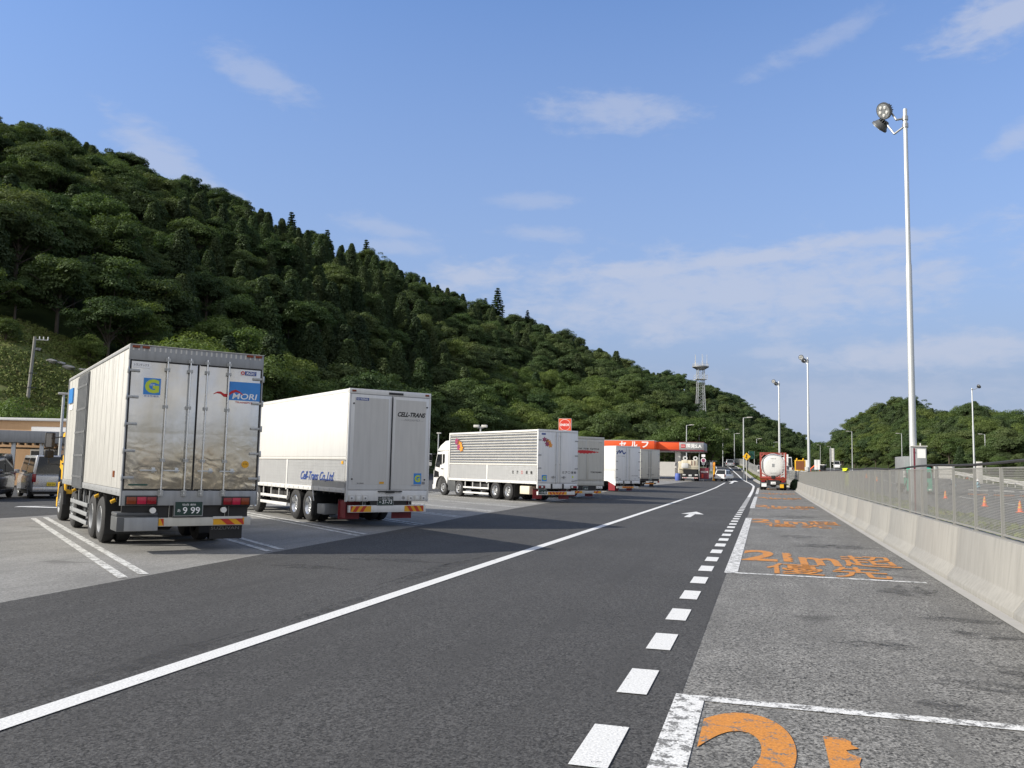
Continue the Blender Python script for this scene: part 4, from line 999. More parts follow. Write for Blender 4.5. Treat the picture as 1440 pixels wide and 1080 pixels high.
# ------------------------------------------------------------------ work lorry at the filling station
t = thing('work_truck', 'cream work lorry with two white hose reels on top, standing at the filling station', 'lorry', (-9.35, 116.8, gz(-9.4, 116.8)), rad(9))
b = MB(); b.box(-1.05, 1.05, .1, 4.4, 1.55, 1.68); b.box(-1.05, 1.05, .1, .2, 1.681, 2.05); b.build('flatbed', M['cream'], t, bevel=.02)
b = MB(); b.box(-1.08, -.25, -.05, 1.2, 1.7, 2.35); b.build('tool_box', M['white'], t, bevel=.03)
b = MB(); b.box(-.2, 1.0, .25, 2.4, 1.7, 2.75); b.box(-1.0, -.22, .5, 2.4, 2.36, 2.75); b.build('equipment_box', M['cream'], t, bevel=.04)
b = MB(); b.box(1.01, 1.1, .3, 4.2, .9, 2.5); b.build('side_cover', M['dgrey'], t)
b = MB(); b.box(-.2, 1.0, .2, .24, 2.0, 2.06); b.box(.15, .2, .2, .24, 1.7, 2.7); b.box(.55, .6, .2, .24, 1.7, 2.7); b.build('rail', M['maroon'], t)
for x in (-.62, .72):
    b = MB(); prof_ = [(-.16, .14), (-.16, .30), (-.1, .30), (-.1, .2), (.1, .2), (.1, .30), (.16, .30), (.16, .14)]
    b.lathe(prof_, 'y', 20, c=(x, .7, 3.0)); b.build('hose_reel', M['white'], t, smooth=True)
chassis(t, 4.4, .7, 1.5, 2.0); axles(t, [1.2], [4.9], .5, 'grey')
b = MB(); b.box(-1.05, 1.0, -.02, .06, .35, .5); chevron(b, -1.05, -.4, -.025, .36, .49, 3, base=1, stripe=2); chevron(b, .35, 1.0, -.025, .36, .49, 3, base=1, stripe=2); b.build('rear_bumper', [M['white'], M['inkwhite'], M['chevr']], t, recalc=False)
b = MB(); b.box(-.9, .9, .05, .12, .55, 1.5); b.build('rear_panel', M['black'], t)
for x in (-1.0, .6):
    b = MB(); b.box(x, x + .4, -.01, .04, .72, .88); b.build('tail_lamp', M['lensclear'], t, bevel=.01)
number_plate(t, -.2, .2, .62, .84, .0, '30-18', mat='inkwhite', ink='ink')
cab(t, 4.4, 'cream', front=1.9, top=2.6)
# teal cabbed lorry on the expressway
t = thing('box_truck', 'teal cabbed grey box lorry facing the camera beyond the tall lamp post', 'lorry', (15.6, 108, gz(15.6, 104)), rad(182))
b = MB(); b.box(-1.1, 1.1, .05, 5.6, 1.0, 4.0); b.build('cargo_body', M['grey'], t, bevel=.02)
chassis(t, 5.6, .6, .95, 2.0); axles(t, [1.6], [6.7], .48, 'grey'); cab(t, 5.6, 'green', front=2.0, top=2.8)
# ------------------------------------------------------------------ lamp posts
def flood_pole(label, x, y, h, heads, r0=.122, cabinet=False, group='tall floodlight posts'):
    z = gz(x, y); t = thing('floodlight_post', label, 'lamp post', (x, y, z), 0, group)
    b = MB(); hh = h * .62
    b.lathe([(-.1, r0 * 1.0), (hh, r0 * .80), (hh + .12, r0 * .66), (h - .02, r0 * .56), (h, r0 * .5), (h, 0.001)], 'z', 20)
    b.lathe([(-.1, r0 * 2), (.04, r0 * 2), (.04, r0 * 1.02)], 'z', 16); b.build('pole', M['pole'], t, smooth=True)
    for (dx, dy, dz, nx, ny, nz) in heads:
        b = MB(); n = Vector((nx, ny, nz)).normalized(); c = Vector((dx, dy, h + dz))
        b.tube([(0, 0, h - .35 + dz * .6), (dx * .45, dy * .5 - .1, h - .42 + dz), tuple(c - n * .22)], .035, 8)
        b.cyl((0, 0, h - .42 + dz * .6), (0, 0, h - .28 + dz * .6), r0 * .8, n=12); arm = b.build('lamp_arm', M['hingesteel'], t, smooth=True)
        b = MB(); b.cyl(c - n * .16, c - n * .02, .20, .28, n=20); b.cyl(c - n * .02, c + n * .05, .30, n=24)
        for k in range(6):
            a = n.orthogonal().normalized(); a.rotate(Matrix.Rotation(k * math.pi / 6, 3, n)); q = n.cross(a)
            P = [c - n * .16 + a * .2, c - n * .26 + a * .17, c - n * .26 - a * .17, c - n * .16 - a * .2]
            b.add([p + q * .008 for p in P] + [p - q * .008 for p in P], [(0, 1, 2, 3), (7, 6, 5, 4), (0, 3, 7, 4), (0, 4, 5, 1), (1, 5, 6, 2), (2, 6, 7, 3)])
        hd = b.build('lamp_head', M['dgrey'], t, smooth=True)
        b = MB(); b.cyl(c + n * .05, c + n * .058, .265, n=24); b.build('lens', M['steel'], hd)
        a0 = n.orthogonal().normalized()
        for k in range(5):
            b = MB(); a = a0.copy(); a.rotate(Matrix.Rotation(k * 2 * math.pi / 5, 3, n)); p = c + n * .058 + a * .15; b.cyl(p, p + n * .02, .06, .045, n=10); b.build('led', M['lensclear'], hd)
    return t
fp = flood_pole('tallest nearest galvanised floodlight post with two round lamps, behind the mesh fence', 4.82, 31.63, 14.7, [(-.66, .05, .02, -.72, -.50, -.48), (-.78, .35, -.42, -.62, .45, -.62)])
b = MB(); b.box(-.10, .34, -.42, -.13, .35, 2.93); c = b.build('control_cabinet', M['grey'], fp, bevel=.012)
b = MB(); b.box(.06, .31, -.428, -.4215, 2.55, 2.85); b.build('cabinet_label', M['inkwhite'], c)
b = MB(); b.box(-.06, -.01, -.426, -.4215, .4, 2.88); b.cyl((-.035, -.44, 2.75), (-.035, -.42, 2.75), .03, n=10); b.build('cabinet_edge', M['maroon'], c)
b = MB(); b.box(-.13, .37, -.45, -.10, 2.931, 2.96); b.cyl((.18, -.28, 2.96), (.18, -.28, 3.05), .02, n=8); b.build('cabinet_roof', M['lgrey'], c)
fp = flood_pole('second tall floodlight post along the fence, rising just right of the red framed tank', 4.88, 102.9, 14.9, [(-.7, -.2, .0, -.3, -.9, -.3), (-.4, .3, -.3, -.3, .9, -.4)], r0=.16)
b = MB(); b.box(-.45, -.1, -.4, -.1, -.0, 2.5); b.build('control_cabinet', M['lgrey'], fp, bevel=.01)
flood_pole('third tall floodlight post, rising behind the red framed tank', 2.24, 133, 14.5, [(-.75, -.2, .0, -.3, -.9, -.3), (-.4, .3, -.3, -.3, .9, -.4)], r0=.17)
fp = flood_pole('tall floodlight post beyond the expressway with its dark lamp turned right', 27.8, 132.1, 13.75, [(.9, .1, .25, .75, .4, .5)], r0=.14)
b = MB(); b.box(.2, .9, -.5, -.1, .6, 3.6); b.build('control_cabinet', M['lgrey'], fp, bevel=.01)
def street_lamp(label, x, y, ztop, side=1, r=.09, arm=1.0, group='thin street lamps along the road'):
    z = gz(x, y); t = thing('street_lamp', label, 'street lamp', (x, y, z), 0, group); h = ztop - z
    b = MB(); b.lathe([(-.1, r), (h * .98, r * .6), (h, r * .5)], 'z', 10); b.build('pole', M['pole'], t, smooth=True)
    b = MB(); b.cyl((0, 0, h - .05), (side * arm * .6, -.1, h + .03), .035, n=6); a = b.build('lamp_arm', M['pole'], t)
    b = MB(); b.loft([[(side * arm * .5, -.2, h - .02), (side * arm * .5, 0, h - .02), (side * arm * .5, 0, h + .1), (side * arm * .5, -.2, h + .1)], [(side * arm * 1.25, -.24, h + .02), (side * arm * 1.25, .04, h + .02), (side * arm * 1.25, .04, h + .1), (side * arm * 1.25, -.24, h + .1)]])
    b.build('lamp_head', M['lgrey'], t, bevel=.01)
    return t
for lab, x, y, zt, sd in (('thick grey street lamp beside the yellow diamond sign', -2.75, 128, 9.5, 1), ('thin street lamp before the dark hill, second left of the yellow diamond sign', -8.8, 199.9, 11.2, 1), ('thin street lamp just left of the yellow diamond sign post', -6.6, 209.8, 10.7, 1),
        ('thin street lamp between the yellow diamond sign and the tank lorry', -1.7, 230, 10.3, 1), ('thin street lamp rising behind the tank lorry roof', 2.8, 260, 10.5, 1), ('street lamp standing through the filling station canopy end', -12.6, 149.6, 9.5, 1), ('street lamp before the hill trees right of the canopy', -11.9, 169.7, 10.0, 1),
        ('street lamp before the right hand wood, left of the tall floodlight post', 19.2, 209, 11.4, -1), ('street lamp before the right hand wood, hard beside the tallest post', 30.8, 217.8, 11.4, -1), ('street lamp right of the floodlight post beyond the expressway', 43.2, 195.3, 10.4, -1), ('far street lamp at the left end of the right hand wood', 23, 329, 11.5, -1), ('far street lamp in the gap between the two hills', 20.5, 345, 12.5, -1)):
    street_lamp(lab, x, y, zt, sd, r=.12 if y < 130 else .11)
t = thing('lot_lamp', 'grey T topped lamp post behind the first lorry, by the wooden building', 'street lamp', (-38.1, 39.7, 0))
b = MB(); b.lathe([(-.1, .09), (5.3, .07)], 'z', 12); b.build('pole', M['pole'], t, smooth=True)
b = MB(); b.box(-.28, .28, -.12, .12, 5.28, 5.40); b.build('lamp_head', M['lgrey'], t, bevel=.03); t.rotation_euler = (0, 0, rad(40))
t = thing('lot_lamp', 'twin headed floodlight post rising behind the corrugated lorry', 'street lamp', (-23.6, 71.2, 0))
b = MB(); b.lathe([(-.1, .09), (5.2, .07)], 'z', 12); b.build('pole', M['pole'], t, smooth=True)
for s in (-1, 1):
    b = MB(); b.box(*sorted((s * .12, s * .6)), -.2, .1, 5.1, 5.32); b.build('lamp_head', M['lgrey'], t, bevel=.03)
b = MB(); b.box(-.3, .3, -.03, .03, 5.04, 5.1); b.build('crossarm', M['pole'], t)
t = thing('lot_lamp', 'thin lamp post behind the white cab of the corrugated lorry', 'street lamp', (-28.8, 74.6, 0))
b = MB(); b.lathe([(-.1, .07), (4.7, .05)], 'z', 10); b.build('pole', M['pole'], t, smooth=True)
b = MB(); b.box(-.15, .25, -.1, .1, 4.66, 4.76); b.build('lamp_head', M['lgrey'], t, bevel=.02)
# ------------------------------------------------------------------ filling station
t = thing('station_canopy', 'filling station canopy with an orange fascia and white katakana lettering', 'canopy', (-15, 124, .45))
b = MB(); b.box(-9.5, .35, -2.6, 8, 4.22, 5.35); lf = b.build('left_fascia', M['orange'], t, bevel=.03)
b = MB(); b.box(-9.52, .37, -2.62, 8, 5.351, 5.42); b.build('fascia_cap', M['lgrey'], lf)
for ch, x in (('セ', -4.55), ('ル', -2.95), ('フ', -1.40)): letters('fascia_lettering', ch, lf, (x, -2.605, 4.40), XV, ZV, .95, .85, M['inkwhite'], bold=.035)
b = MB(); b.box(.352, 3.5, .4, 8, 4.24, 5.30); rf = b.build('right_fascia', M['orange'], t, bevel=.02)
b = MB(); b.box(3.502, 6.9, .39, 8, 4.24, 5.30); b.build('name_panel', M['grey'], rf, bevel=.02)
b = MB(); b.box(.352, 6.92, .37, 8, 5.301, 5.37); b.box(.352, 6.92, .36, 8, 4.05, 4.235); b.build('fascia_cap', M['maroon'], rf)
b = MB(); b.box(3.75, 4.35, .37, .388, 4.55, 5.0); lg = b.build('logo_plate', M['inkred'], rf); letters('fascia_lettering', 'ENEOS', lg, (3.80, .369, 4.70), XV, ZV, .5, .13, M['inkwhite'], bold=.02)
letters('fascia_lettering', '国見S.A', rf, (4.5, .388, 4.48), XV, ZV, 2.1, .60, M['inkwhite'], bold=.03)
b = MB(); b.box(-9.3, 6.6, .8, 7.6, 4.0, 4.2); b.build('soffit', M['lgrey'], t)
for x, y in ((3.25, 1.2), (-7.8, 1.2), (3.25, 7.0), (-7.8, 7.0)):
    b = MB(); b.box(x - .38, x + .38, y - .3, y + .3, -.2, 4.05); b.build('column', M['lgrey'], t, bevel=.03)
t = thing('brand_sign', 'square orange and grey oil company sign high above the lorry roofs', 'sign', (-28.7, 127, .35))
b = MB(); b.box(-.98, .98, -.16, .16, 6.9, 8.85); s_ = b.build('sign_box', M['lgrey'], t, bevel=.03)
b = MB(); b.box(-.94, .94, -.175, -.161, 6.94, 8.81); b.build('sign_face', M['orange'], s_)
b = MB(); b.cyl((0, -.182, 7.9), (0, -.176, 7.9), .84, n=40); b.build('sign_disc', M['inkwhite'], s_); b = MB(); b.cyl((0, -.19, 7.9), (0, -.183, 7.9), .79, n=40); b.build('sign_disc', M['brightred'], s_)
letters('sign_lettering', 'ENEOS', s_, (-.68, -.191, 7.72), XV, ZV, 1.36, .36, M['inkwhite'], bold=.03)
b = MB(); b.box(-.2, .2, -.15, .15, -.2, 6.9); b.build('sign_post', M['lgrey'], t)
wl = MB(); wl.box(-24, -9.9, 139, 139.25, .6, 3.1); tag(wl.build('screen_wall', M['lgrey']), 'pale grey screen wall behind the filling station forecourt', 'wall')
b = MB(); b.lathe([(0, .36), (.3, .42), (.6, .42), (.95, .36), (.97, .001)], 'z', 18, c=(-11.05, 118.0, gz(-11, 118))); tag(b.build('drum', M['blue'], smooth=True), 'blue drum at the foot of the canopy column', 'drum')
t = thing('price_board', 'dark maroon board under the canopy edge, right of the cream work lorry', 'sign', (-7.6, 117.8, gz(-7.6, 117.8)))
b = MB(); b.box(-.6, .6, -.08, .08, .3, 1.75); s_ = b.build('board', M['maroon'], t, bevel=.02); letters('board_lettering', 'ENEOS', s_, (-.42, -.082, 1.12), XV, ZV, .9, .22, M['inkwhite'], bold=.02)
b = MB(); b.box(-.35, -.1, -.082, -.081, .45, .95); b.build('poster', M['chevr'], s_); b = MB(); b.box(-.5, -.4, -.06, .06, 0, .3); b.box(.4, .5, -.06, .06, 0, .3); b.build('foot', M['dgrey'], t)
t = thing('round_sign', 'small round white and violet sign on a post above the maroon board', 'sign', (-7.75, 118.4, gz(-7.6, 118)))
b = MB(); b.cyl((0, 0, 0), (0, 0, 3.6), .04, n=8); b.build('post', M['lgrey'], t)
b = MB(); b.cyl((0, -.07, 2.75), (0, -.04, 2.75), .33, n=24); b.build('disc', M['inkwhite'], t); b = MB(); b.cyl((0, -.08, 2.75), (0, -.071, 2.75), .24, n=20); b.build('disc_face', M['leafpurple'], t)
b = MB(); b.box(-.24, .24, -.07, -.04, 3.2, 3.55); b.build('plate', M['inkwhite'], t); b = MB(); b.box(-.2, .2, -.07, -.04, 2.2, 2.38); b.build('lower_plate', M['inkwhite'], t)
for x, y, mat, lab in ((-6.9, 124.9, 'leaforange', 'yellow orange banner on a pole by the exit road'), (-7.4, 127, 'whitecar', 'white banner on a pole beside the yellow banner'), (-8.0, 128.5, 'blackcar', 'dark banner on a pole nearest the maroon board')):
    t = thing('banner', lab, 'banner', (x, y, gz(x, y)), 0, 'banners at the filling station exit')
    b = MB(); b.cyl((0, 0, 0), (0, 0, 2.7), .02, n=6); b.cyl((0, 0, 2.65), (.6, 0, 2.65), .015, n=6); b.build('pole', M['steel'], t)
    b = MB(); n = 10; vs = [(.03 + .30 * (k % 2), .05 * math.sin(k // 2 * .8), 1.25 + 1.25 * (k // 2) / (n - 1)) for k in range(2 * n)]
    vs2 = [(p[0], p[1] + .008, p[2]) for p in vs]; b.add(vs, [(2 * i, 2 * i + 1, 2 * i + 3, 2 * i + 2) for i in range(n - 1)]); b.add(vs2, [(2 * i, 2 * i + 2, 2 * i + 3, 2 * i + 1) for i in range(n - 1)]); b.build('cloth', M[mat], t, recalc=False)
b = MB(); b.lathe([(0, .34), (.04, .34), (.05, .22), (1.9, .05), (1.92, .001)], 'z', 14, c=(-6.55, 122.4, gz(-6.5, 122))); tag(b.build('tall_cone', M['chevy'], smooth=True), 'tall yellow cone between the canopy and the turning white car', 'cone')
# ------------------------------------------------------------------ rest area building
t = thing('rest_building', 'low rest area building with timber cladding and a white roof edge', 'building', (-45.3, 42.3, 0), rad(16.5))
b = MB(); b.box(-9, 8, 0, 9, -.1, 3.95)
wm = NT('timber_cladding'); wv_ = wm.n('ShaderNodeTexWave'); wv_.inputs['Scale'].default_value = 1.6; wv_.inputs['Distortion'].default_value = 1.0; wm.L(wm.mapping(wm.obj, (3, .02, .02)), wv_.inputs['Vector'])
wm.col(wm.mix(wm.math('MULTIPLY', wm.noise(2.5, 4, .6, wm.mapping(wm.obj, (9, 1, .4))), 1.0), wm.mix(wv_.outputs['Fac'], (.50, .29, .15), (.62, .39, .21)), (.68, .45, .26))); wm.set(rough=.7)
b.build('wall', wm.mat, t)
b = MB(); b.box(-9.2, 8.2, -.2, 9.2, 3.951, 4.12); b.build('roof_edge', M['white'], t, bevel=.02)
b = MB(); b.box(2.0, 7.6, -.06, -.002, 2.9, 3.6); s_ = b.build('signboard', M['inkwhite'], t)
for x0, x1 in ((2.1, 3.9), (4.05, 5.9), (6.05, 7.6)):
    b = MB(); b.box(x0, x1, -.05, -.003, .1, 2.1); w_ = b.build('window', M['glass'], t); b = MB(); b.box(x0 - .05, x1 + .05, -.07, -.051, 2.1, 2.2); b.box(x0 - .05, x0, -.07, -.051, .1, 2.1); b.build('window_frame', M['lgrey'], w_)
t = thing('walkway_canopy', 'grey flat canopy on square posts in front of the timber building', 'canopy', (-42.4, 39.6, 0), rad(40))
b = MB(); b.box(-8, 7.5, 0, 2.6, 2.55, 3.25); b.build('canopy_roof', M['grey'], t, bevel=.03)
for x in (-6, -3.6, -1.2, .75, 2.2, 4.6, 7.0):
    b = MB(); b.box(x - .11, x + .11, .2, .42, 0, 2.551); b.build('post', M['pole'], t, bevel=.01)
b = MB(); b.box(-8, 7.5, 2.3, 2.4, 2.2, 2.3)
for k in range(38): b.box(-7.8 + k * .4, -7.72 + k * .4, .1, 2.5, 2.43, 2.548)
b.build('ceiling_batten', M['wood'], t)
# utility pole on the slope
t = thing('utility_pole', 'pale concrete utility pole leaning on the grassy slope behind the building', 'utility pole', (-63, 61.45, 4.0))
b = MB(); b.cyl((0, 0, 0), (.25, .15, 8.5), .17, .12, n=14)
b.build('pole', M['concrete'], t, smooth=True)
b = MB(); b.cyl((.25, .15, 8.25), (1.05, .85, 8.25), .05, n=8); b.build('crossarm', M['lgrey'], t)
for k in (.35, .65, .98):
    b = MB(); b.cyl((.25 + .8 * k, .15 + .7 * k, 8.28), (.25 + .8 * k, .15 + .7 * k, 8.55), .045, n=8); b.build('insulator', M['inkwhite'], t)
for z in (3.9, 5.2):
    b = MB(); b.cyl((.12, .07, z), (.55, .4, z + .02), .03, n=6); b.lathe([(z - .05, .18), (z + .05, .18)], 'z', 12, c=(.12 * z / 4, .07 * z / 4, 0)); b.build('bracket', M['dgrey'], t)
# ------------------------------------------------------------------ telecom tower on the ridge
TWZ = 21.0
t = thing('telecom_tower', 'pale lattice telecom tower with whip antennas on the ridge', 'tower', (-21.2, 309.3, TWZ), rad(20))
H_ = 17.2; b = MB(); r0, r1 = 1.5, 1.12
cr = [(-1, -1), (1, -1), (1, 1), (-1, 1)]; lv = [0, 2.6, 5.0, 7.2, 9.3, 11.3, 13.3, 15.3, H_]
rr = lambda z: r0 + (r1 - r0) * min(1, z / 9)
for k in range(4):
    for a, c in zip(lv[:-1], lv[1:]): b.cyl((cr[k][0] * rr(a), cr[k][1] * rr(a), a), (cr[k][0] * rr(c), cr[k][1] * rr(c), c), .10, n=6)
b.build('leg', M['pole'], t)
b = MB()
for k in range(4):
    p, q = cr[k], cr[(k + 1) % 4]
    for a, c in zip(lv[:-1], lv[1:]):
        b.cyl((p[0] * rr(a), p[1] * rr(a), a), (q[0] * rr(c), q[1] * rr(c), c), .045, n=4); b.cyl((q[0] * rr(a), q[1] * rr(a), a), (p[0] * rr(c), p[1] * rr(c), c), .045, n=4); b.cyl((p[0] * rr(c), p[1] * rr(c), c), (q[0] * rr(c), q[1] * rr(c), c), .06, n=4)
b.build('lattice_brace', M['pole'], t)
b = MB(); b.lathe([(H_ - .8, 1.3), (H_ + .1, 2.9), (H_ + .45, 2.9), (H_ + .45, .001)], 'z', 28); b.build('platform', M['grey'], t)
b = MB()
for z in (H_ + .8, H_ + 1.25): b.lathe([(z, 2.8), (z + .06, 2.8), (z + .06, 2.74), (z, 2.74)], 'z', 28)
for k in range(14): a = k * math.pi / 7; b.cyl((2.77 * math.cos(a), 2.77 * math.sin(a), H_ + .4), (2.77 * math.cos(a), 2.77 * math.sin(a), H_ + 1.3), .04, n=4)
b.build('railing', M['lgrey'], t)
b = MB(); b.box(-1.9, 1.9, -1.9, 1.9, 12.9, 13.05)
for x in (-1.9, 1.9):
    for y in (-1.9, 1.9): b.cyl((x, y, 13), (x, y, 14.4), .06, n=4)
for z in (13.7, 14.4): b.box(-1.95, 1.95, -1.95, -1.88, z, z + .08); b.box(1.88, 1.95, -1.95, 1.95, z, z + .08); b.box(-1.95, -1.88, -1.95, 1.95, z, z + .08)
b.build('lower_platform', M['lgrey'], t)
for k in range(5):
    a = rad(-20) + k * 2 * math.pi / 5; b = MB(); x, y = 2.2 * math.cos(a), 2.2 * math.sin(a)
    b.cyl((x, y, H_ + .4), (x, y, H_ + 2.2), .09, n=6); b.cyl((x, y, H_ + 2.2), (x, y, H_ + 4.6), .055, n=6); b.build('antenna', M['lgrey'], t)
# ------------------------------------------------------------------ signs, cones and roadworks
t = thing('warning_sign', 'yellow diamond warning sign with a black mark on a thin post by the exit lane', 'sign', (-2.2, 120, gz(-2.2, 120)))
b = MB(); b.cyl((0, 0, 0), (0, 0, 3.6), .04, n=8); b.build('post', M['lgrey'], t)
b = MB(); b.prism([(-.52, 3.35), (0, 2.83), (.52, 3.35), (0, 3.87)], 'xz', -.07, -.045); s_ = b.build('plate', M['yellow'], t)
b = MB(); b.prism([(-.03, 3.1), (.07, 3.1), (.07, 3.5), (.16, 3.5), (.02, 3.66), (-.1, 3.5), (-.03, 3.5)], 'xz', -.08, -.0705); b.prism([(-.2, 3.2), (-.03, 3.25), (-.03, 3.33), (-.2, 3.28)], 'xz', -.08, -.0705); b.build('symbol', M['ink'], s_)
t = thing('road_sign', 'dark green road sign on posts right of the yellow diamond sign', 'sign', (-2.2, 170, gz(-2.2, 170)))
b = MB(); b.box(-.5, .5, -.05, 0, 2.4, 3.8); b.build('plate', M['dgreen'], t)
for x in (-.5, .5):
    b = MB(); b.cyl((x, .06, 0), (x, .06, 3.8), .05, n=8); b.build('post', M['lgrey'], t)
CONES = [(15.39, 61.2, 'orange and yellow traffic cone nearest behind the mesh fence'), (15.73, 71.8, 'orange and yellow traffic cone, second from the right behind the mesh fence'), (16.45, 90.2, 'orange and yellow traffic cone, third from the right behind the mesh fence'), (16.44, 103.6, 'orange and yellow traffic cone, fourth from the right behind the mesh fence'), (17.0, 120, 'orange cone fifth from the right in the row'), (17.3, 134, 'orange cone in the far half of the row, below the grey lorry'), (17.2, 148, 'second farthest orange cone in the row'), (17.2, 162.5, 'farthest orange cone of the row'), (34.2, 167.9, 'lone orange cone beyond the expressway by the guard rail')]
cone0 = None
for x, y, lab in CONES:
    if cone0 is None:
        t = thing('traffic_cone', lab, 'traffic cone', (x, y, gz(x, y)), 0, 'traffic cones along the expressway'); cone0 = t
        b = MB(); b.lathe([(.03, .16), (.2, .135), (.2001, .135), (.72, .045), (.74, .001)], 'z', 16); b.build('cone', M['coneorange'], t, smooth=True)
        b = MB(); b.box(-.21, .21, -.21, .21, 0, .04); b.build('base', M['coneorange'], t, bevel=.01)
        for z in (.28, .50): b = MB(); r = lambda z: .135 - (z - .2) * .09 / .52; b.lathe([(z, r(z) + .004), (z + .12, r(z + .12) + .004)], 'z', 16); b.build('sleeve', M['chevy'], t, smooth=True)
    else: t = copy_tree(cone0); t.location = (x, y, gz(x, y)); t['label'] = lab
for n_, (pts_, w) in enumerate((([(17.75, 60), (17.75, 200)], .16), ([(22.4, 60), (22.4, 200)], .16))):
    polys = []
    for y in np.arange(40, 230, 12 if n_ else 12):
        if n_ == 0: polys.append([(18.7, y), (18.86, y), (18.86, y + 8), (18.7, y + 8)])
        else: polys.append([(23.2, y), (23.36, y), (23.36, y + 5), (23.2, y + 5)])
    marking('expressway_lines', polys, M['lineW'], 0.02)
gr = thing('guard_rail', 'pale corrugated guard rail along the far side of the expressway', 'guard rail', (33.6, 0, 0))
b = MB(); gy = [20, 60, 90, 117, 130, 160, 195]
for a, c in zip(gy[:-1], gy[1:]):
    za, zc = gz(33, a), gz(33, c); pr = [(0, .42), (-.07, .5), (-.02, .56), (-.07, .63), (0, .72), (.03, .72), (.03, .42)]
    b.loft([[(x, a, z + za) for x, z in pr], [(x, c, z + zc) for x, z in pr]])
    b.loft([[(.5, a, .7 + za), (.56, a, .7 + za), (.56, a, 1.0 + za), (.5, a, 1.0 + za)], [(.5, c, .7 + zc), (.56, c, .7 + zc), (.56, c, 1.0 + zc), (.5, c, 1.0 + zc)]])
b.build('rail', M['lgrey'], gr)
b = MB(); b.box(.03, .13, -.05, .05, -.1, .74); p0 = b.build('post', M['lgrey'], gr)
for i in range(44):
    p = p0 if i == 0 else p0.copy()
    if i: COL.objects.link(p); p.parent = gr
    y = 20 + 4 * i; p.location = (0, y, gz(33, y))
t = thing('led_trailer', 'yellow framed dark message board with two beacons at the roadworks', 'sign', (5.75, 150, gz(5.75, 150)))
b = MB(); b.box(-.85, .85, -.06, .06, 1.35, 3.1); b.build('frame', M['yellow'], t, bevel=.03); b = MB(); b.box(-.68, .68, -.075, -.061, 1.5, 2.95); b.build('screen', M['leafbrown'], t)
for x in (-.5, .5): b = MB(); b.lathe([(3.1, .14), (3.35, .13), (3.42, .001)], 'z', 12, c=(x, 0, 0)); b.build('beacon', M['yellow'], t, smooth=True)
b = MB(); b.box(-1.2, 1.5, -.2, 1.6, .7, 1.345); b.build('trailer_bed', M['white'], t, bevel=.03); axles(t, [.7], [], .32, 'grey')
car('works_van', 'white works van with its yellow rear step, left of the message board', 'van', (3.9, 162, gz(3.9, 162)), rad(4), 'whitecar', 4.7, 1.7, 3.0, bonnet=.6, zb=1.1, slope=.5, rear_glass=True)
for px_, y, w, z0, z1, lab in ((6.9, 158, .9, 1.2, 3.0, 'white board right of the message board'), (8.37, 149.8, .85, 1.6, 3.2, 'white double board left of the grey upright boards'), (3.6, 150, .6, 1.5, 3.6, 'plain white board left of the yellow message board')):
    t = thing('works_board', lab, 'sign', (px_, y, gz(px_, y)), 0, 'white boards at the roadworks'); b = MB(); b.box(-w / 2, -.03, -.04, 0, z0, z1); b.box(.03, w / 2, -.04, 0, z0, z1); b.build('plate', M['inkwhite'], t)
    b = MB()
    for s in (-1, 1): b.cyl((s * w * .3, .03, 0), (s * w * .3, .03, z1), .03, n=6)
    b.build('stand', M['steel'], t)
for x, y, w, z0, z1, lab in ((12.1, 169.6, .8, 2.5, 5.0, 'tall grey back of a road sign before the left end of the right hand wood'), (16.1, 88.6, 1.75, 1.9, 3.05, 'grey ribbed back of a wide road sign between the two floodlight posts')):
    t = thing('sign_back', lab, 'sign', (x, y, gz(x, y)), rad(-5)); b = MB(); b.box(-w / 2, w / 2, -.02, .02, z0, z1)
    for k in range(4): z = z0 + (z1 - z0) * (k + .5) / 4; b.box(-w / 2, w / 2, -.05, -.021, z - .03, z + .03)
    b.build('plate', M['lgrey'], t)
    for s in (-1, 1): b = MB(); b.box(s * w * .4 - .06, s * w * .4 + .06, -.15, -.051, 0, z1); b.build('post', M['steel'], t)
t = thing('mini_digger', 'small orange digger working at the roadside beyond the fence', 'digger', (9.6, 152, gz(9.6, 152)), rad(60))
for s in (-1, 1): b = MB(); b.prism([(-.8, .1), (-.65, 0), (.65, 0), (.8, .1), (.8, .3), (.65, .42), (-.65, .42), (-.8, .3)], 'yz', s * .55 - .15, s * .55 + .15); b.build('track', M['rubber'], t, bevel=.02)
b = MB(); b.box(-.6, .6, -.8, .6, .5, 1.2); b.build('body', M['coneorange'], t, bevel=.06); b = MB(); b.box(-.55, .15, -.3, .5, 1.2, 2.3); b.build('cab', M['glass'], t, bevel=.05); b = MB(); b.box(-.6, .2, -.35, .55, 2.3, 2.4); b.build('cab_roof', M['white'], t)
b = MB(); b.tube([(.35, .6, 1.0), (.35, 1.6, 2.4), (.35, 2.6, 1.6), (.35, 2.5, .7)], .11, 8); b.build('arm', M['coneorange'], t); b = MB(); b.prism([(2.2, .8), (2.7, .75), (2.5, .2), (2.2, .3)], 'yz', .1, .6); b.build('bucket', M['dgrey'], t)
t = thing('arrow_board', 'small dark board with a green arrow, low behind the mesh fence', 'sign', (22.0, 76.5, gz(22, 76.5)))
b = MB(); b.box(-.55, .55, 0, .06, .9, 1.9); s_ = b.build('plate', M['dgrey'], t); b = MB(); b.prism([(-.3, 1.05), (.3, 1.4), (-.3, 1.75), (-.05, 1.4)], 'xz', -.012, -.001); b.build('arrow', M['lime'], s_)
b = MB(); b.cyl((-.4, .03, 0), (-.4, .03, 1), .03, n=6); b.cyl((.4, .03, 0), (.4, .03, 1), .03, n=6); b.build('stand', M['steel'], t)
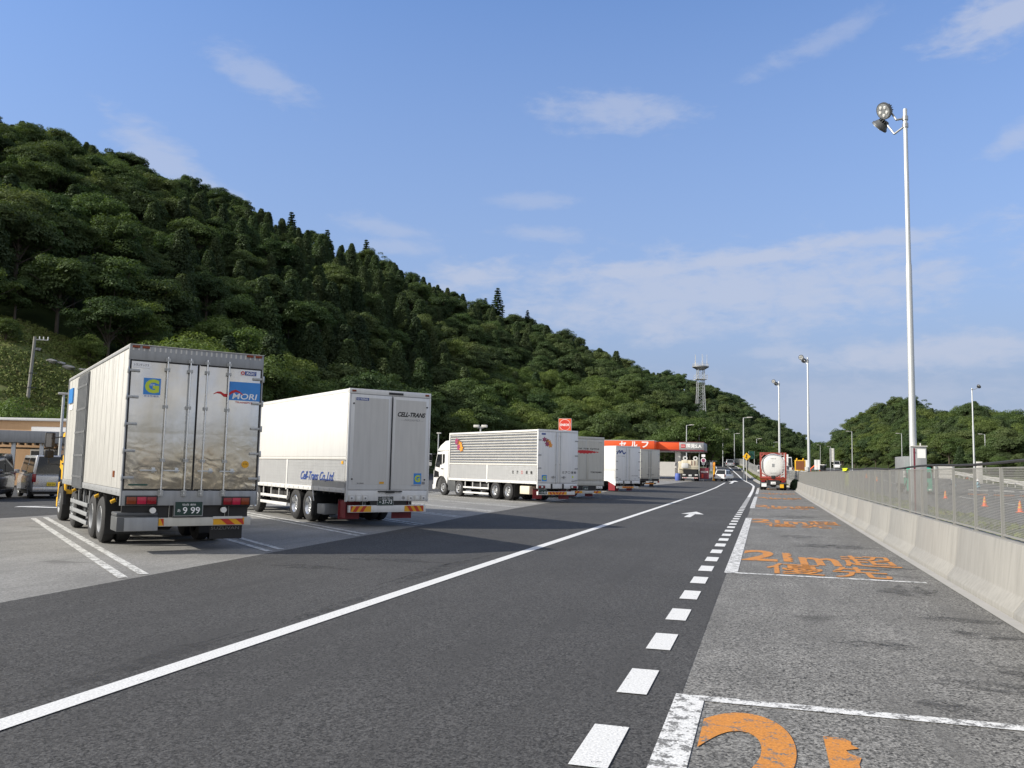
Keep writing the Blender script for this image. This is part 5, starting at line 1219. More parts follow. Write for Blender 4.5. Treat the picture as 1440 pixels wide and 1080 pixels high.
for i, (x, y) in enumerate(((19.6, 92), (21.6, 91), (23.5, 90))):
    t = thing('works_barrier', ['white and red works barrier, left one of three behind the fence', 'white and red works barrier, middle one of three behind the fence', 'white and red works barrier, right one of three behind the fence'][i], 'barrier', (x, y, gz(x, y)), rad(-20), 'works barriers'); b = MB()
    for z in (.35, .75): b.box(-.85, .85, -.02, .02, z, z + .12, int(z < .5))
    b.build('board', [M['grey'], M['leafbrown']], t); b = MB()
    for s in (-.7, .7): b.cyl((s, -.2, 0), (s, .02, .85), .015, n=6); b.cyl((s, .2, 0), (s, .02, .85), .015, n=6)
    b.build('stand', M['dgrey'], t)
# two road workers seen through the mesh
def worker(label, x, y, rz, bend):
    t = thing('person', label, 'person', (x, y, gz(x, y)), rz, 'road workers'); me = bpy.data.meshes.new('body')
    sp = (0, -.0, .92); ch = (0, .28 * bend, 1.32 - .1 * bend); nk = (0, .36 * bend, 1.47 - .14 * bend)
    V = [sp, (0, .1 * bend, 1.12), ch, nk, (0, .42 * bend, 1.60 - .16 * bend), (.11, 0, .88), (.12, .05, .48), (.13, 0, .08), (.13, .14, .03), (-.11, 0, .88), (-.13, .12, .48), (-.13, .02, .08), (-.13, .16, .03), (.2, .26 * bend, 1.38 - .1 * bend), (.27, .2 + .25 * bend, 1.12 - .1 * bend), (.22, .42 + .2 * bend, 1.05 - .1 * bend), (-.2, .26 * bend, 1.38 - .1 * bend), (-.27, .2 + .25 * bend, 1.12 - .1 * bend), (-.2, .42 + .2 * bend, 1.02 - .1 * bend)]
    Ed = [(0, 1), (1, 2), (2, 3), (3, 4), (0, 5), (5, 6), (6, 7), (7, 8), (0, 9), (9, 10), (10, 11), (11, 12), (2, 13), (13, 14), (14, 15), (2, 16), (16, 17), (17, 18)]
    me.from_pydata(V, Ed, []); me.materials.append(M['trouser']); o = link(bpy.data.objects.new('body', me), t)
    m = o.modifiers.new('skin', 'SKIN'); R = [.15, .15, .17, .07, .10, .11, .08, .055, .045, .11, .08, .055, .045, .075, .055, .04, .075, .055, .04]
    for v, r in zip(me.skin_vertices[0].data, R): v.radius = (r, r)
    me.skin_vertices[0].data[0].use_root = True
    s = o.modifiers.new('sub', 'SUBSURF'); s.levels = 1; s.render_levels = 1
    b = MB(); c = Vector((0, .44 * bend, 1.66 - .17 * bend)); b.lathe([(-.06, .15), (.0, .14), (.07, .11), (.12, .05), (.125, .001)], 'z', 14, c=tuple(c)); b.lathe([(-.06, .19), (-.05, .19), (-.045, .13)], 'z', 14, c=tuple(c)); b.build('helmet', M['inkwhite'], t, smooth=True)
    b = MB(); secs = []
    for p, rx, ry in (((0, -.01, .86), .19, .15), ((0, .1 * bend, 1.12), .19, .16), ((0, .26 * bend, 1.34 - .1 * bend), .22, .16), ((0, .34 * bend, 1.45 - .13 * bend), .12, .1)): secs.append([(p[0] + rx * math.cos(a), p[1] + ry * math.sin(a), p[2]) for a in np.linspace(0, 2 * math.pi, 13)[:-1]])
    b.loft(secs); b.build('jacket', M['cloth'], t, smooth=True)
worker('worker in a white helmet and pale blue jacket behind the fence, beside a cone', 19.9, 104, rad(70), .55)
worker('worker in a white helmet standing right of the other worker', 21.6, 101, rad(110), .2)
# ------------------------------------------------------------------ hills
rng = np.random.default_rng(11)
def itp(tab, a): return float(np.interp(a, [t[0] for t in tab], [t[1] for t in tab]))
def vnoise(x, y, s):
    """smooth value noise"""
    x, y = x / s, y / s; i, j = math.floor(x), math.floor(y); u, v = x - i, y - j; u = u * u * (3 - 2 * u); v = v * v * (3 - 2 * v)
    h = lambda a, b: (math.sin(a * 127.1 + b * 311.7) * 43758.5453) % 1
    return (h(i, j) * (1 - u) + h(i + 1, j) * u) * (1 - v) + (h(i, j + 1) * (1 - u) + h(i + 1, j + 1) * u) * v
class Hill:
    def __init__(s, name, sky, db, dr, top, shape=.8):
        s.sky, s.db, s.dr, s.top, s.shape, s.name = sky, db, dr, top, shape, name
        s.h = {}
    def u(s, a, D): return (D - itp(s.db, a)) / (itp(s.dr, a) - itp(s.db, a))
    def prof(s, u):
        if u <= 0: return 0
        if u <= 1: return math.sin(u * math.pi / 2) ** 1.3 * .35 + .65 * u ** 1.15
        return max(.25, 1 - (u - 1) * .5)
    def height(s, a):
        k = round(a, 1)
        if k not in s.h:
            tan = itp(s.sky, k); db, dr = itp(s.db, k), itp(s.dr, k); best = 1e9
            for D in np.linspace(db + (dr - db) * .3, dr * 1.1, 24):
                p = s.prof((D - db) / (dr - db))
                best = min(best, (tan * D + 1.7 - s.top + (5.5 * min(1, max(0, (-k - 16) / 14)) if s.name == 'hill' else 0) - 4.0 * min(1, D / 200)) / max(p, .01))
            s.h[k] = max(best, .5)
        return s.h[k]
    def z(s, a, D):
        u = s.u(a, D); x, y = D * math.sin(rad(a)), D * math.cos(rad(a))
        b = gz(x, y) - .35
        if u <= 0: return b
        return b + s.height(a) * s.prof(u) + min(1, u * 6) * (vnoise(x, y, 23) - .5) * 3.0
    def terrain(s, a0, a1, na, mat, D1):
        b = MB(); A = np.linspace(a0, a1, na); U = list(np.linspace(-.06, .3, 30)) + list(np.linspace(.33, 1.5, 36)); n = len(U); V = []
        for a in A:
            db, dr = itp(s.db, a), itp(s.dr, a)
            for u in U:
                D = db + (dr - db) * u; V.append((D * math.sin(rad(a)), D * math.cos(rad(a)), s.z(a, D)))
        b.add(V, [(i * n + j, i * n + j + 1, (i + 1) * n + j + 1, (i + 1) * n + j) for i in range(na - 1) for j in range(n - 1)])
        return tag(b.build(s.name, mat, smooth=True, recalc=False), kind='structure')
FS = [(-70, .33), (-56.59, 0.3461), (-53.26, 0.3535), (-48.1, 0.3332), (-45.91, 0.3327), (-44.56, 0.326), (-42.4, 0.3215), (-40.37, 0.3133), (-37.83, 0.3), (-35.21, 0.2856), (-32.51, 0.266), (-29.75, 0.2496), (-26.96, 0.2389), (-24.59, 0.2288), (-22.2, 0.213), (-19.79, 0.1977), (-17.38, 0.182), (-14.97, 0.171), (-12.57, 0.1564), (-10.19, 0.14), (-7.84, 0.1194), (-5.98, 0.0973), (-3.93, 0.0665), (-2.81, 0.049), (-1.26, 0.027), (0.26, 0.0069)]
FB = [(-70, 62), (-47, 66), (-40, 74), (-32, 88), (-24, 120), (-18, 150), (-10, 178), (-6, 190), (-3, 205), (0, 225)]
FR = [(-70, 250), (-47, 262), (-40, 275), (-32, 300), (-24, 350), (-18, 390), (-12, 400), (-8, 370), (-6, 340), (-4, 315), (-2, 290), (0, 280)]
front = Hill('hill', FS, FB, FR, 9.0)
AS = [(-12, .09), (-9.7, 0.0985), (-7.84, 0.107), (-6.22, 0.1121), (-5.07, 0.1072), (-3.93, 0.0949), (-2.36, 0.086), (-1.03, 0.0708), (0.06, 0.0589), (1.14, 0.0472), (2.41, 0.0341), (3.88, 0.0251), (5.31, 0.0132), (8, .01)]
far = Hill('far_hill', AS, [(-12, 420), (0, 400), (8, 430)], [(-12, 640), (8, 600)], 9.0)
RS = [(2.6, .008), (3.66, 0.0127), (4.0, 0.0266), (4.52, 0.049), (5.35, 0.0606), (6.78, 0.0727), (7.78, 0.0794), (8.96, 0.0769), (9.72, 0.07), (10.86, 0.0697), (11.8, 0.0768), (13.06, 0.067), (14.46, 0.0567), (16.5, 0.0508), (30, 0.06), (45, .05)]
right = Hill('right_hill', RS, [(2.6, 360), (4.4, 330), (6, 275), (8, 235), (11, 200), (14.4, 178), (20, 130), (30, 95), (45, 75)], [(2.6, 430), (6, 365), (8, 325), (11, 300), (14.4, 280), (20, 230), (45, 190)], 6.5)
front.terrain(-68, .2, 230, M['hill'], 450); far.terrain(-12, 8, 90, M['hill'], 700); right.terrain(2.6, 45, 260, M['hill'], 400)
# turf bank with two terraces behind the timber building
b = MB(); A = np.linspace(-56, -36.5, 70); n = 34; V = []
for a in A:
    d0, d1 = itp(FB, a) + .5, {True: 112, False: 112 - (a + 43) * 5.2}[a < -43]
    d1 = max(d1, d0 + 1)
    for k in range(n):
        D = d0 + (d1 - d0) * k / (n - 1); V.append((D * math.sin(rad(a)), D * math.cos(rad(a)), front.z(a, D) + .12 + .22 * max(0, math.sin((D - 66) * .42)) * min(1, k / 4) * (1 if k < n - 2 else 0)))
b.add(V, [(i * n + j, i * n + j + 1, (i + 1) * n + j + 1, (i + 1) * n + j) for i in range(69) for j in range(n - 1)]); tag(b.build('grass_bank', M['bank'], smooth=True, recalc=False), kind='structure')
for a, D, s_ in ((-44.6, 99, .45), (-44.1, 99.5, .35), (-43.7, 99, .5), (-45.4, 101, .3), (-42.9, 100, .4)):
    g = np.random.default_rng(int(D * 10)); bm_ = bmesh.new(); bmesh.ops.create_icosphere(bm_, subdivisions=2, radius=s_)
    for v in bm_.verts: v.co = Vector((v.co.x * 1.5, v.co.y, v.co.z * .6)) * (1 + .18 * g.normal())
    me = bpy.data.meshes.new('boulder'); bm_.to_mesh(me); bm_.free(); me.materials.append(M['kerbc']); o = link(bpy.data.objects.new('boulder', me)); o.location = (D * math.sin(rad(a)), D * math.cos(rad(a)), front.z(a, D) + .4); tag(o, 'pale grey boulder on the grass bank by the utility pole', 'boulder', 'boulders on the grass bank')
# ------------------------------------------------------------------ tree prototypes
def leaf_mesh(P, N, S, name, mats, mi, aspect=.62, extra=None):
    """P centres, N normals, S sizes: one pointed leaf spray (a bent four sided blade) each"""
    n = len(P); N = N / np.linalg.norm(N, axis=1, keepdims=True)
    r = rng.normal(size=(n, 3)); T = np.cross(N, r); T /= np.linalg.norm(T, axis=1, keepdims=True); B = np.cross(N, T)
    s = S[:, None]
    v = np.stack([P - T * s * .62, P - B * s * aspect * .5 + N * s * .08, P + T * s * .62, P + B * s * aspect * .5 + N * s * .08], 1).reshape(-1, 3)
    f = np.arange(4 * n).reshape(n, 4); return v, f
def mesh_from(name, parts, mats):
    V = np.concatenate([p[0] for p in parts]); off = 0; F = []; MI = []
    for v, f, m in parts:
        F.append(f + off); MI.append(np.full(len(f), m)); off += len(v)
    F = np.concatenate(F); MI = np.concatenate(MI)
    me = bpy.data.meshes.new(name); me.vertices.add(len(V)); me.vertices.foreach_set('co', V.astype(np.float32).ravel())
    me.loops.add(F.size); me.loops.foreach_set('vertex_index', F.astype(np.int32).ravel()); me.polygons.add(len(F))
    me.polygons.foreach_set('loop_start', np.arange(0, F.size, 4, dtype=np.int32)); me.polygons.foreach_set('material_index', MI.astype(np.int32))
    for m in mats: me.materials.append(m)
    me.update(calc_edges=True); return me
def limb_quads(segs, n=7):
    V = []; F = []
    for p0, p1, r0, r1 in segs:
        p0 = Vector(p0); p1 = Vector(p1); d = (p1 - p0).normalized(); a = d.orthogonal().normalized(); b = d.cross(a); o = len(V)
        for p, r in ((p0, r0), (p1, r1)):
            for i in range(n): t = 2 * math.pi * i / n; V.append(tuple(p + a * r * math.cos(t) + b * r * math.sin(t)))
        for i in range(n): F.append((o + i, o + (i + 1) % n, o + n + (i + 1) % n, o + n + i))
    return np.array(V), np.array(F)
def broad(seed, H, R, nc, nl, ls, low=.28, flat=.72):
    g = np.random.default_rng(seed); P = []; N = []; S = []; segs = [((0, 0, -1.0), (0, 0, H * .3), H * .026, H * .02), ((0, 0, H * .3), (g.normal() * .3, g.normal() * .3, H * .72), H * .02, H * .008)]
    cz = H * (.5 + low / 2); hz = H * (1 - low) / 2
    for k in range(nc):
        d = g.normal(size=3); d[2] = d[2] * .8 + .25; d /= np.linalg.norm(d); q = g.uniform(.55, 1.0) if k > nc * .25 else g.uniform(.2, .6)
        lob = 1 + .22 * math.sin(3 * math.atan2(d[1], d[0]) + seed) + .12 * math.sin(5 * math.atan2(d[1], d[0]) + seed * 2)
        c = np.array([d[0] * R * q * lob * .82, d[1] * R * q * lob * .82, cz + d[2] * hz * q * .86]); rc = R * g.uniform(.16, .34)
        if k % 3 == 0: segs.append(((0, 0, H * g.uniform(.25, .6)), tuple(c - np.array([0, 0, rc * .2])), H * .009, H * .003))
        m = int(nl / nc * (rc / (R * .25)) ** 2)
        e = g.normal(size=(m, 3)); e[:, 2] = np.abs(e[:, 2]) * .9 - .25; e /= np.linalg.norm(e, axis=1, keepdims=True)
        rr_ = rc * g.uniform(.72, 1.06, size=(m, 1)); p = c + e * rr_ * np.array([1.08, 1.08, flat])
        P.append(p); N.append(e * .8 + np.array([0, 0, .55]) + g.normal(size=(m, 3)) * .38); S.append(ls * g.uniform(.6, 1.35, size=m))
    P = np.concatenate(P); N = np.concatenate(N); S = np.concatenate(S); return (P, N, S), segs
def conifer(seed, H, R, tiers, nl, ls, sparse=False, power=.75):
    g = np.random.default_rng(seed); P = []; N = []; S = []; segs = [((0, 0, -1.0), (0, 0, H * .97), H * .017, H * .003)]
    z0 = .18 if not sparse else .12
    for i in range(tiers):
        f = z0 + (1 - z0) * (i / tiers) ** .9; r = R * (1 - (f - z0) / (1 - z0)) ** power * g.uniform(.82, 1.12) + .15
        nb = max(4, int((9 if not sparse else 6) * (r / R) + 3))
        for k in range(nb):
            a = 2 * math.pi * (k + g.uniform(-.35, .35)) / nb + i; L = r * g.uniform(.7, 1.12); droop = -.18 * L if sparse else -.05 * L
            tip = np.array([math.cos(a) * L, math.sin(a) * L, H * f + droop + (.25 if not sparse else 0)])
            m = max(6, int(nl / (tiers * nb) * (.4 + 1.2 * r / R)))
            if sparse:
                t = g.uniform(.15, 1.0, size=(m, 1)); base = np.array([0, 0, H * f]); p = base + (tip - base) * t + g.normal(size=(m, 3)) * np.array([.14, .14, .05]) * (L * .8); n = np.array([0, 0, 1.0]) + g.normal(size=(m, 3)) * .45
                segs.append(((0, 0, H * f), tuple(tip), H * .004, .01))
            else:
                rc = .30 * r + .35; e = g.normal(size=(m, 3)); e[:, 2] += .4; e /= np.linalg.norm(e, axis=1, keepdims=True); c = tip * np.array([.72, .72, 1]); p = c + e * rc * np.array([1, 1, .8]) * g.uniform(.6, 1.05, size=(m, 1)); n = e + np.array([0, 0, .4]) + g.normal(size=(m, 3)) * .4
            P.append(p); N.append(n); S.append(ls * g.uniform(.6, 1.3, size=m))
    return (np.concatenate(P), np.concatenate(N), np.concatenate(S)), segs
PROTO = {}
def proto(key, gen, leaf):
    (P, N, S), segs = gen; lv, lf = leaf_mesh(P, N, S, key, None, 0); tv, tf = limb_quads(segs)
    crown = mesh_from('crown', [(lv, lf, 0)], [M[leaf]]); trunk = mesh_from('trunk', [(tv, tf, 0)], [M['bark']])
    whole = mesh_from('tree', [(lv, lf, 0), (tv, tf, 1)], [M[leaf], M['bark']]); PROTO[key] = (crown, trunk, whole)
# nominal height 10
proto('b0', broad(1, 10, 4.2, 58, 12500, .27, low=.2), 'leafA'); proto('b1', broad(2, 10, 4.8, 66, 13000, .275, low=.26), 'leafA'); proto('b2', broad(3, 10, 3.6, 50, 12000, .265, low=.15), 'leafA')
proto('b3', broad(4, 10, 5.2, 70, 13500, .275, low=.32, flat=.6), 'leafA'); proto('f0', broad(5, 10, 4.8, 66, 13000, .26, low=.12), 'leafB'); proto('f1', broad(6, 10, 5.3, 72, 13500, .27, low=.1, flat=.62), 'leafB')
proto('c0', conifer(7, 10, 2.5, 16, 9500, .265), 'leafC'); proto('c1', conifer(8, 10, 2.1, 17, 9500, .255, power=.65), 'leafC'); proto('c2', conifer(9, 10, 2.9, 15, 9500, .275, power=.85), 'leafC')
proto('t0', conifer(10, 10, 2.7, 17, 3200, .42, sparse=True, power=.9), 'leafC')
# ------------------------------------------------------------------ plant them
trees = []   # (proto key, x, y, z, scale, az, D, hill name, u)
def plant(h, a0, a1, u1, sp, chooser, dgrow=0.0, umin=lambda a: 0.0):
    rows = 0; D = min(t[1] for t in h.db)
    while D < max(t[1] for t in h.dr) * 1.1:
        s = sp * (1 + dgrow * D); da = math.degrees(s / D); a = a0 + rng.uniform() * da
        while a < a1:
            aa = a + rng.uniform(-.38, .38) * da; dd = D + rng.uniform(-.4, .4) * s; u = h.u(aa, dd)
            if umin(aa) <= u <= u1:
                k, sc = chooser(aa, dd, u)
                if k:
                    x, y = dd * math.sin(rad(aa)), dd * math.cos(rad(aa)); trees.append((k, x, y, h.z(aa, dd) - .3, sc, aa, dd, h.name, u))
            a += da
        D += s * .9
def pick_front(a, D, u):
    x, y = D * math.sin(rad(a)), D * math.cos(rad(a)); n = vnoise(x + 500, y, 45); r = rng.uniform()
    if D < itp(FB, a) + 10 and a > -39: return rng.choice(['f0', 'f1']), rng.uniform(.55, .8)
    con = (n > .5 and -38 < a < -14 and r < .72) or (-34 < a < -22 and .12 < u and n > .38 and r < .8) or r < .14 or (u > .7 and r < .38)
    if con: return rng.choice(['c0', 'c1', 'c2']), rng.uniform(.75, 1.25) * (.75 if u > .7 else 1)
    if u < .35 and (r < .35 or n < .3): return rng.choice(['f0', 'f1']), rng.uniform(.75, 1.1)
    return rng.choice(['b0', 'b1', 'b2', 'b3']), rng.uniform(.6, 1.22) * (1.0 if u < .7 else .85)
gs = [(-70, 110), (-43, 108), (-40.5, 100), (-38.5, 78), (-36, 70), (0, 70)]
plant(front, -58, .0, 1.06, 5.0, pick_front, .0015, umin=lambda a: max(0.0, (itp(gs, a) - itp(FB, a)) / (itp(FR, a) - itp(FB, a))))
plant(far, -11, 7, 1.05, 9.5, lambda a, D, u: (rng.choice(['b0', 'b1', 'b2', 'b3', 'c0', 'c2']), rng.uniform(.9, 1.4)), 0)
plant(right, 2.9, 32, 1.05, 4.2, lambda a, D, u: (rng.choice(['b0', 'b1', 'b2', 'b3', 'f0', 'f1']) if rng.uniform() > .12 else 'c2', rng.uniform(.55, .92) * (.7 if u < .08 else 1)), .0002)
# tall firs standing out of the skyline
firs = [(-31.19, 0.2783, 14), (-28.86, 0.2609, 12.5), (-26.29, 0.2524, 12), (-17.41, 0.2116, 17), (-18.21, 0.1985, 11), (-15.37, 0.1852, 10)]
for a, tn, H_ in firs:
    best = None
    for D in np.linspace(itp(FB, a) + 40, itp(FR, a), 30):
        z = front.z(a, D); el = (z + 8 - 1.7) / D
        if best is None or el > best[0]: best = (el, D, z)
    D = best[1]; zt = tn * D + (4.7 if a < -25 else 1.7); trees.append(('t0', D * math.sin(rad(a)), D * math.cos(rad(a)), zt - H_ * 1.25, H_ * .125, a, D, 'fir', 1))
# the yellowish green tree behind the filling station and shrubs behind the timber building
for a, D, k, sc in ((-4.6, 172, 'f1', 1.15), (-3.3, 176, 'f0', 1.0), (-6.2, 178, 'f0', .95), (-46.9, 70, 'f0', .58), (-45.9, 72, 'f1', .5), (-44.9, 71, 'f0', .56), (-44.1, 73, 'f1', .52), (-43.2, 72, 'f0', .5), (-42.3, 74, 'f1', .46), (-41.2, 74, 'f0', .44), (-38.5, 78, 'f1', .6), (-37.0, 82, 'f0', .62), (-42.6, 103, 'f0', .42), (-47.0, 101, 'f1', .33), (-39.8, 92, 'f0', .5)):
    trees.append((k, D * math.sin(rad(a)), D * math.cos(rad(a)), front.z(a, D) - .5, sc, a, D, 'hill', 0.02))
inframe = lambda a: -48.5 < a < 15.5
size = lambda t: (10 * t[4]) / t[6] * (1.0 if inframe(t[5]) else .2) * (.75 if t[6] > 200 and t[7] == 'hill' and t[8] > .9 else 1)
order = sorted(range(len(trees)), key=lambda i: (trees[i][7] != 'fir', -size(trees[i])))
SOLO = order[:288]; REST = order[288:]
KIND = {'b': 'dark green round crowned tree', 'f': 'bright green leafy tree', 'c': 'dark conical cedar', 't': 'tall thin tiered fir'}
def where(t):
    k, x, y, z, sc, a, D, hn, u = t
    if hn == 'right_hill':
        return 'in the right wood ' + ('left of the tallest post' if a < 8.5 else 'between the two posts' if a < 12 else 'right of the far floodlight')
    ln = [(-43, 'timber building'), (-39.4, "first lorry's cab"), (-36, "first lorry's left door"), (-31.8, "first lorry's right door"), (-27, "second lorry's side"), (-21.4, "second lorry's doors"), (-16, "corrugated side"), (-12, 'square orange sign'), (-8, 'katakana fascia'), (-3.3, 'grey name panel'), (99, 'exit road')]
    w = [s for lim, s in ln if a < lim][0]
    return ('at the hill foot' if u < .06 else 'low on the slope' if u < .16 else 'below mid slope' if u < .34 else 'at mid slope' if u < .55 else 'high on the slope' if u < .8 else 'on the crest') + ' above the ' + w
FIRL = ['broad tiered fir on the crest, leftmost of the three firs over the white wing lorry', 'tiered fir on the crest, middle one of the three over the white wing lorry', 'tiered fir on the crest, rightmost of the three over the white wing lorry', 'lone tall thin fir rising highest above the crest, left of the orange sign', 'shorter fir just left of the lone tall thin fir on the crest', 'small fir right of the lone tall thin fir on the crest']
first_of = {}
nf = 0
for i in SOLO:
    k, x, y, z, sc, a, D, hn, u = trees[i]; crown, trunk, whole = PROTO[k]
    lab = KIND[k[0]] + ' ' + where(trees[i])
    if hn == 'fir': lab = FIRL[firs.index([f for f in firs if f[0] == a][0])]
    nm = {'b': 'broadleaf_tree', 'f': 'leafy_tree', 'c': 'cedar_tree', 't': 'fir_tree'}[k[0]]
    g = 'trees of the wood beyond the expressway' if hn == 'right_hill' else 'trees on the wooded hillside'
    if D < 190:
        t = thing(nm, lab, 'tree', (x, y, z), rng.uniform(0, 6.28), g); t.scale = (sc * rng.uniform(.92, 1.1), sc * rng.uniform(.92, 1.1), sc)
        o = link(bpy.data.objects.new('crown', crown), t); o2 = link(bpy.data.objects.new('trunk', trunk), t)
    else:
        t = link(bpy.data.objects.new(nm, whole)); t.location = (x, y, z); t.rotation_euler = (0, 0, rng.uniform(0, 6.28)); t.scale = (sc, sc, sc); tag(t, lab, 'tree', g); first_of.setdefault(k, t)
    first_of.setdefault(k + '_', o if D < 190 else t)
# all the smaller trees of the far slopes as one mass
keys = sorted(set(trees[i][0] for i in REST)); pts = [trees[i] for i in REST]
me = bpy.data.meshes.new('forest'); me.from_pydata([(t[1], t[2], t[3]) for t in pts], [], [])
for nm, ty, vals in (('kind_id', 'INT', [keys.index(t[0]) for t in pts]), ('size', 'FLOAT', [t[4] for t in pts]), ('turn', 'FLOAT', [float(rng.uniform(0, 6.28)) for t in pts])):
    at = me.attributes.new(nm, ty, 'POINT'); at.data.foreach_set('value', vals)
fo = tag(link(bpy.data.objects.new('forest', me)), 'mass of smaller trees covering the upper hillside and far slopes', 'forest', kind='stuff')
ng = bpy.data.node_groups.new('forest', 'GeometryNodeTree'); ng.interface.new_socket('Geometry', in_out='INPUT', socket_type='NodeSocketGeometry'); ng.interface.new_socket('Geometry', in_out='OUTPUT', socket_type='NodeSocketGeometry')
gi = ng.nodes.new('NodeGroupInput'); go = ng.nodes.new('NodeGroupOutput'); jn = ng.nodes.new('GeometryNodeJoinGeometry'); ng.links.new(jn.outputs[0], go.inputs[0])
def attr(n, ty):
    x = ng.nodes.new('GeometryNodeInputNamedAttribute'); x.data_type = ty; x.inputs[0].default_value = n; return [o for o in x.outputs if o.enabled][0]
ki, sz, tu = attr('kind_id', 'INT'), attr('size', 'FLOAT'), attr('turn', 'FLOAT'); cx = ng.nodes.new('ShaderNodeCombineXYZ'); ng.links.new(tu, cx.inputs[2])
for i, k in enumerate(keys):
    src = first_of.get(k) or first_of.get(k + '_')
    if src is None: src = first_of.get('b0') or first_of.get('b0_')
    oi = ng.nodes.new('GeometryNodeObjectInfo'); oi.transform_space = 'ORIGINAL'; oi.inputs['Object'].default_value = src; oi.inputs['As Instance'].default_value = True
    cm = ng.nodes.new('FunctionNodeCompare'); cm.data_type = 'INT'; cm.operation = 'EQUAL'
    ins = [s for s in cm.inputs if s.type == 'INT']; ng.links.new(ki, ins[0]); ins[1].default_value = i
    ip = ng.nodes.new('GeometryNodeInstanceOnPoints'); ng.links.new(gi.outputs[0], ip.inputs['Points']); ng.links.new(cm.outputs[0], ip.inputs['Selection']); ng.links.new(oi.outputs['Geometry'], ip.inputs['Instance']); ng.links.new(cx.outputs[0], ip.inputs['Rotation']); ng.links.new(sz, ip.inputs['Scale']); ng.links.new(ip.outputs[0], jn.inputs[0])
md = fo.modifiers.new('forest', 'NODES'); md.node_group = ng
print('TREES', len(trees), 'solo', len(SOLO), 'rest', len(REST))
# ------------------------------------------------------------------ grass
def grass(name, label, pts, s0, s1, mat):
    P = np.array(pts); n = len(P); N = rng.normal(size=(n, 3)) * np.array([1, 1, .55]) + np.array([0, 0, .25]); S = rng.uniform(s0, s1, size=n)
    P[:, 2] += S * .25; v, f = leaf_mesh(P, N, S, name, None, 0, .5); me = mesh_from(name, [(v, f, 0)], [M[mat]])
    return tag(link(bpy.data.objects.new(name, me)), label, 'grass', kind='stuff')
pts = []
while len(pts) < 44000:
    a = rng.uniform(-50, -36); D = rng.uniform(62, itp(gs, a) + 4); x, y = D * math.sin(rad(a)), D * math.cos(rad(a))
    if D < itp(FB, a) - 3 or vnoise(x, y, 5) < .12: continue
    pts.append((x, y, front.z(a, D) + .2))
grass('slope_grass', 'rough grass and weeds on the terraced slope behind the timber building', pts, .16, .42, 'grass')
pts = []
while len(pts) < 9000:
    y = rng.uniform(96, 205); x0 = kx(y) + .5; x1 = float(np.interp(y, [q[1] for q in F2], [q[0] for q in F2])) - .02
    if x1 <= x0: continue
    x = rng.uniform(x0, x1); pts.append((x, y, gz(x, y)))
grass('verge_grass', 'dry grass strip between the kerb and the low fenced wall', pts, .12, .45, 'grass')
pts = []
while len(pts) < 14000:
    y = rng.uniform(14, 200); x = rng.choice([rng.uniform(5.2, 11.3), rng.uniform(33.9, 44)])
    if vnoise(x, y, 3.0) > .45: pts.append((x, y, gz(x, y)))
grass('roadside_grass', 'thin grass on the gravel verges of the expressway', pts, .08, .32, 'grass')
# bare dry thickets at the hill foot
for a, D, w, H_, lab in ((-17.2, 150, 6, 6.5, 'bare dry twiggy thicket over the corrugated lorry roof'), (-10.2, 178, 5, 6.5, 'bare dry twiggy thicket left of the katakana canopy')):
    t = thing('dry_shrub', lab, 'shrub', (D * math.sin(rad(a)), D * math.cos(rad(a)), front.z(a, D) - .2)); g = np.random.default_rng(int(D)); b = MB()
    for i in range(110):
        x0 = g.uniform(-w / 2, w / 2); q = Vector((x0, g.uniform(-1, 1), 0)); d = Vector((x0 * .12 + g.normal() * .35, g.normal() * .3, 1)).normalized(); L = g.uniform(.5, 1) * H_
        m = q + d * L * .55; e = m + (d + Vector((g.normal() * .4, g.normal() * .3, -.15))).normalized() * L * .5; b.cyl(q, m, .035, .025, 4); b.cyl(m, e, .025, .01, 4)
    b.build('branches', M['twig'], t)
# dark clipped bush at the far end of the barrier
P = []; g = np.random.default_rng(3); e = g.normal(size=(2600, 3)); e /= np.linalg.norm(e, axis=1, keepdims=True); e[:, 2] = np.abs(e[:, 2])
p = e * np.array([.75, 1.3, 1.45]) * g.uniform(.7, 1.0, size=(2600, 1)) * np.array([.7, .8, .75]); v, f = leaf_mesh(p, e + g.normal(size=e.shape) * .4, g.uniform(.1, .2, size=2600), 'bush', None, 0)
o = tag(link(bpy.data.objects.new('bush', mesh_from('bush', [(v, f, 0)], [M['leafC']]))), 'dark bush at the far end of the concrete barrier', 'bush'); o.location = (3.0, 91.5, gz(3, 91.5) - .05)
# ------------------------------------------------------------------ light, sky, camera
EL, AZ = rad(32.0), rad(241.0)          # sun: elevation, azimuth clockwise from +Y
sd = bpy.data.lights.new('sun', 'SUN'); sd.energy = 4.0; sd.angle = rad(.55); sd.color = (1.0, .945, .85)
so = link(bpy.data.objects.new('sun', sd)); to = Vector((math.sin(AZ) * math.cos(EL), math.cos(AZ) * math.cos(EL), math.sin(EL)))
so.rotation_euler = to.to_track_quat('Z', 'Y').to_euler()
w = bpy.data.worlds.new('World'); scn.world = w; w.use_nodes = True; nt = w.node_tree; bg = nt.nodes['Background']
def N_(ty, **kw):
    x = nt.nodes.new(ty)
    for k, v in kw.items(): setattr(x, k, v)
    return x
sky = N_('ShaderNodeTexSky', sky_type='NISHITA'); sky.sun_disc = False; sky.sun_elevation = EL; sky.sun_rotation = AZ; sky.altitude = 200; sky.air_density = 1.0; sky.dust_density = 0.4; sky.ozone_density = 3.5
tc = N_('ShaderNodeTexCoord'); sep = N_('ShaderNodeSeparateXYZ'); nt.links.new(tc.outputs['Generated'], sep.inputs[0])
